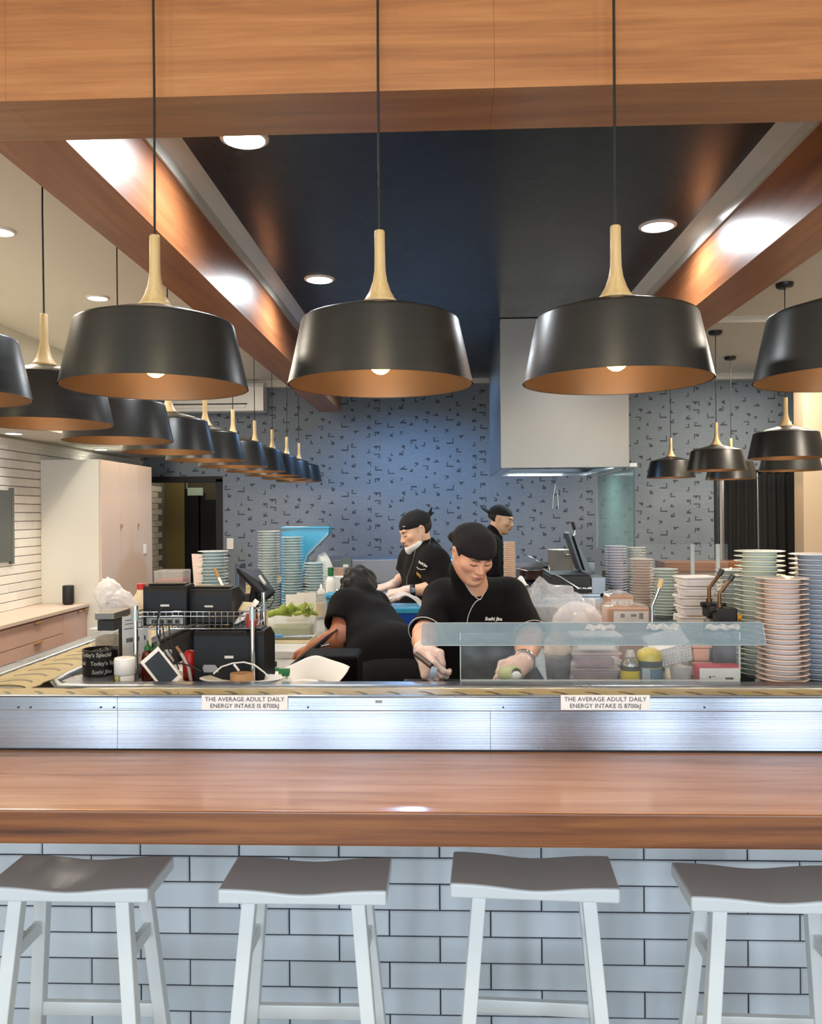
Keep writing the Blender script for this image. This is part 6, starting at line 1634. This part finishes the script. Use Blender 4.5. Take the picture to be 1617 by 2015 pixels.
    B.add(below(H.E((0, .014, .028), (.082, .103, .082)), pl, nn), .004)
    B.add(H.C((0, .105, .03), (.0, .135, .045), .016, .010), .01); B.add(H.C((0, .13, .045), (.01, .155, .075), .011, .004), .006); B.add(H.C((0, .13, .04), (-.01, .16, .035), .012, .004), .006)
    mb_, _ = B.mesh('bandana', M['fabric_trouser']); put('bandana', mb_, t)
    h2 = H.w((.045, -.088, .047)); obj('clip', MB().ball((0, 0, 0), (.009, .003, .003), 10, 6, M=Matrix.Translation(Vector(H.w((.055, -.075, .052))) - Vector(t.location))), M['silver_print'], t)
    hb = Field(hc - .2, hc + .2, .005); hb.add(below(below(H.E((0, .018, .008), (.077, .096, .080)), H.w((0, .025, 0)), H.R @ nv((0, -1, -.1))), H.w((0, 0, -.065)), H.R @ nv((0, .3, -1))), .004)
    mh, _ = hb.mesh('hair', M['hair']); put('hair', mh, t)
    K = Field(hc - .2, hc + .2, .0045)
    K.add(below(below(H.E((0, -.040, -.078), (.070, .068, .052)), H.w((0, 0, -.055)), H.R @ nv((0, -.25, 1))), H.w((0, .012, 0)), H.R @ nv((0, 1, 0))), .004)
    K.add(H.C((0, -.09, -.105), (0, -.07, -.12), .02, .02), .02)
    mk, _ = K.mesh('face_mask', M['paper']); put('face_mask', mk, t)
    for q in (-1, 1): obj('mask_strap', MB().tube([Vector(H.w(p_)) - Vector(t.location) for p_ in ((q * .070, -.02, -.065), (q * .078, -.008, -.03), (q * .083, .008, .012))], .0022, 6), M['paper'], t)
    for pr, wv, ev in ((hn(.002), wrn, eln), (hf(.002), wrf, elf)):
        G_ = Field(wv - .17, wv + .17, .0042)
        for q, k in pr: G_.add(q, k)
        d = (ev - wv) / np.linalg.norm(ev - wv); G_.add(below(cone(wv, wv + d * .05, .031, .038), wv + d * .03, d), .012)
        mg, _ = G_.mesh('glove', M['glove']); put('glove', mg, t)
    d = (eln - wrn) / np.linalg.norm(eln - wrn); c_ = Vector(wrn + d * .045) - Vector(t.location); q = Vector(d).to_track_quat('Z', 'Y').to_matrix().to_4x4()
    w_ = obj('wristwatch', MB().lathe([(.031, -.014), (.035, -.014), (.036, .014), (.032, .014)], 26, Matrix.Translation(c_) @ q, close=True), M['rubber'], t)
    obj('watch_face', MB().cyl(.015, 0, .006, 16, Matrix.Translation(c_ + Vector((0, -.036, .006))) @ Matrix.Rotation(math.pi / 2, 4, 'X')), M['chrome'], w_)
    return t
chef_mask()
o = obj('cucumber', MB().ball((0, 0, 0), (.05, .014, .012), 16, 8), pbr('pale_green_cucumber', '8F9A7E', .5), None, P(760, 1142, Y=5.12)); o.location.z = PDZ + .013; o.location.y = 5.3; o.location.x = P(760, 1142, Y=5.3).x; tag(o, 'pale green cucumber lying behind the masked chef\'s hands', 'cucumber')

# ---------------------------------------------------------------- chef in profile at the back
def chef_back():
    Y = 6.55; hc = p3(986, 1020, Y)
    H = Head(hc, (1.0, -.28, -.30), 0.0, .95)
    neck = p3(972, 1052, Y); hipc = nv((neck[0] - .07, Y, .98))
    shn, shf = p3(962, 1068, Y - .19), p3(968, 1066, Y + .19)
    eln, elf = nv((shn[0] + .02, shn[1] - .02, 1.17)), nv((shf[0] + .02, shf[1], 1.17)); wrn, wrf = eln + nv((.07, .06, -.20)), elf + nv((.07, -.06, -.20))
    t = person('chef in profile wearing a backward black cap near the range', (hipc[0], hipc[1], 0))
    F = Field((hc[0] - .38, Y - .36, .9), (hc[0] + .25, Y + .36, hc[2] + .16), .0056)
    F.add(cone(neck - nv((.01, 0, .05)), H.w((0, .02, -.05)), .058, .053), .03); H.skin(F)
    chest = (shn + shf) / 2 + nv((-.02, 0, -.14)); R = frame((1, -.1, -.12))
    F.add(elps(chest, (.16, .10, .19), R), .04); F.add(cone(shn, shf, .05, .05), .05); F.add(elps(hipc, (.14, .10, .14), R), .06)
    for s_, e_, w_, sd in ((shn, eln, wrn, -1), (shf, elf, wrf, 1)):
        F.add(cone(s_, e_, .052, .042), .03); F.add(cone(e_, w_, .041, .028), .015)
        for q, k in hand(w_, (.3, .1 * -sd, -1), (1, 0, .2), sd, 1.0): F.add(q, k)
    me, pts = F.mesh('body', M['skin']); paint(me, pts, H, lin('D6AC8C')); put('body', me, t)
    S = Field((hc[0] - .42, Y - .4, .88), (hc[0] + .2, Y + .4, hc[2]), .0075)
    S.add(wave(elps(chest, (.205, .13, .24), R), .003, CLOTH), .05); S.add(cone(shn, shf, .068, .068), .05); S.add(elps(hipc + nv((0.01, 0, .06)), (.19, .135, .25), R), .08)
    S.add(cone(neck + nv((-.02, 0, -.05)), neck + nv((.0, 0, .022)), .080, .066), .02)
    for s_, e_ in ((shn, eln), (shf, elf)): S.add(cone(s_, e_ - (e_ - s_) * .1, .076, .07), .03)
    S.cut(cone(neck + nv((.01, 0, 0)), H.w((0, .0, -.07)), .052, .062), .006)
    ms, _ = S.mesh('shirt', M['fabric_black']); put('shirt', ms, t)
    L = Field((hipc[0] - .25, Y - .3, .02), (hipc[0] + .25, Y + .3, 1.2), .014); hips = [hipc + nv((0, sy * .085, -.06)) for sy in (-1, 1)]
    L.add(elps(hipc, (.17, .13, .17), R), .03)
    for h_ in hips: L.add(cone(h_, (h_[0], h_[1], .5), .088, .066), .05); L.add(cone((h_[0], h_[1], .5), (h_[0], h_[1], .09), .064, .048), .03)
    ml, _ = L.mesh('trousers', M['fabric_trouser']); put('trousers', ml, t)
    for h_ in hips:
        b = MB().ball((.05, 0, .0), (.13, .05, .05), 14, 8); b.v = [(x + h_[0] - t.location.x, y + h_[1] - t.location.y, max(z, -.03) + .032) for x, y, z in b.v]; obj('shoe', b, M['rubber'], t)
    B = Field(hc - .24, hc + .24, .0055); pl, nn = H.w((0, -.08, .036)), H.R @ nv((0, -.12, -1))
    B.add(below(H.E((0, .014, .030), (.082, .102, .081)), pl, nn), .004)
    B.add(below(elps(H.w((0, .135, .028)), (.065, .06, .010), H.R @ np.array(Euler((.35, 0, 0)).to_matrix())), H.w((0, .08, 0)), H.R @ nv((0, -1, 0))), .012)
    mb_, _ = B.mesh('cap', M['fabric_trouser']); put('cap', mb_, t)
    hb = Field(hc - .2, hc + .2, .0055); hb.add(below(below(H.E((0, .02, .008), (.077, .094, .080)), H.w((0, .03, 0)), H.R @ nv((0, -1, -.1))), H.w((0, 0, -.05)), H.R @ nv((0, .3, -1))), .004)
    mh, _ = hb.mesh('hair', M['hair']); put('hair', mh, t)
chef_back()

# ---------------------------------------------------------------- worker bending over, seen from behind
def bender():
    hip = p3(775, 1290, 3.42); hipc = nv((hip[0], 3.42, .98))
    neck = p3(712, 1172, 3.78); hc = p3(704, 1163, 3.88)
    H = Head(hc, (-.45, .75, -.55), .1, .90)
    shl, shr = p3(684, 1198, 3.66), p3(737, 1192, 3.86)
    ell = p3(668, 1256, 3.56); wrl = p3(616, 1274, 3.66)
    elr = p3(733, 1245, 4.0); wrr = p3(700, 1265, 4.05)
    t = person('worker in a black T-shirt bending over with his back turned', (hipc[0], hipc[1], 0))
    lo = np.minimum.reduce([wrl, hc, hipc, ell]) - .22; hi = np.maximum.reduce([elr, hc, hipc, wrr]) + .25
    F = Field((lo[0], lo[1], .82), (hi[0], hi[1], hc[2] + .16), .0056)
    F.add(cone(neck, H.w((0, .02, -.05)), .058, .053), .03); H.skin(F)
    mid = (hipc + (shl + shr) / 2) / 2
    ax = Vector((shl + shr) / 2 - hipc).normalized(); sx = Vector(shr - shl); sx = (sx - ax * sx.dot(ax)).normalized(); up_ = sx.cross(ax)
    R = np.array([[sx.x, ax.x, up_.x], [sx.y, ax.y, up_.y], [sx.z, ax.z, up_.z]])
    F.add(elps(mid, (.14, .24, .10), R), .05); F.add(cone(shl, shr, .05, .05), .05); F.add(elps(hipc, (.15, .11, .13)), .06)
    for s_, e_, w_, th in ((shl, ell, wrl, 1), (shr, elr, wrr, -1)):
        F.add(cone(s_, e_, .056, .047), .03); F.add(cone(e_, e_ + (w_ - e_) * .35, .046, .045), .02); F.add(cone(e_ + (w_ - e_) * .35, w_, .044, .029), .015)
        for q, k in hand(w_, w_ - e_, (0, -.3, 1), th, 1.0, (.5, .5, .6, .6)): F.add(q, k)
    me, pts = F.mesh('body', M['skin']); paint(me, pts, H, lin('B9785A')); put('body', me, t)
    S = Field((lo[0], lo[1], .80), (hi[0], hi[1], hc[2] + .05), .0068)
    S.add(wave(elps(mid + nv((0, 0, .0)), (.16, .30, .125), R), .0032, CLOTH), .05); S.add(cone(shl, shr, .066, .060), .06)
    S.add(elps(hipc + nv((0, 0.02, .05)), (.19, .14, .16)), .08); S.add(cone((shl + shr) / 2, neck, .08, .066), .03)
    d = (ell - shl) / np.linalg.norm(ell - shl); hem = p3(672, 1231, 3.60)
    S.add(below(wave(cone(shl, ell + d * .05, .086, .082), .0025, CLOTH), hem, d), .04); S.cut(below(cone(hem - d * .012, hem + d * .1, .066, .066), hem + d * .1, d), .003)
    d = (elr - shr) / np.linalg.norm(elr - shr); S.add(below(cone(shr, elr, .064, .07), elr - d * .03, d), .04)
    S.cut(cone(neck, hc, .056, .062), .006)
    ms, _ = S.mesh('shirt', M['fabric_black']); put('shirt', ms, t)
    L = Field((hipc[0] - .30, 3.1, .02), (hipc[0] + .30, 3.75, 1.25), .011); hips = [hipc + nv((sx_ * .10, 0, -.04)) for sx_ in (-1, 1)]
    L.add(elps(hipc + nv((0, -.01, -.02)), (.195, .15, .165)), .03)
    for h_ in hips: L.add(elps(h_ + nv((0, -.05, -.05)), (.105, .10, .13)), .05); L.add(cone(h_, (h_[0], 3.42, .5), .105, .075), .05); L.add(cone((h_[0], 3.42, .5), (h_[0], 3.44, .09), .072, .052), .03)
    ml, _ = L.mesh('trousers', M['fabric_trouser']); put('trousers', ml, t); shoes(t, hips, 3.48, M['rubber'], math.pi)
    hb = Field(hc - .22, hc + .22, .005)
    hb.add(below(wave(H.E((0, .020, .024), (.086, .104, .100)), .004, [(120, 40, 20, 0), (30, 130, 60, 1), (70, -90, 100, 2)]), H.w((0, -.035, 0)), H.R @ nv((0, -1, -.35))), .004)
    hb.add(H.E((.0, .085, -.04), (.06, .035, .05)), .03)
    mh, _ = hb.mesh('hair', M['hair']); put('hair', mh, t)
    e_ = Vector(H.w((.088, .012, .0))) - Vector(t.location); obj('hair_clip', MB().ball(e_, (.008, .008, .008), 10, 8), M['silver_print'], t)
bender()
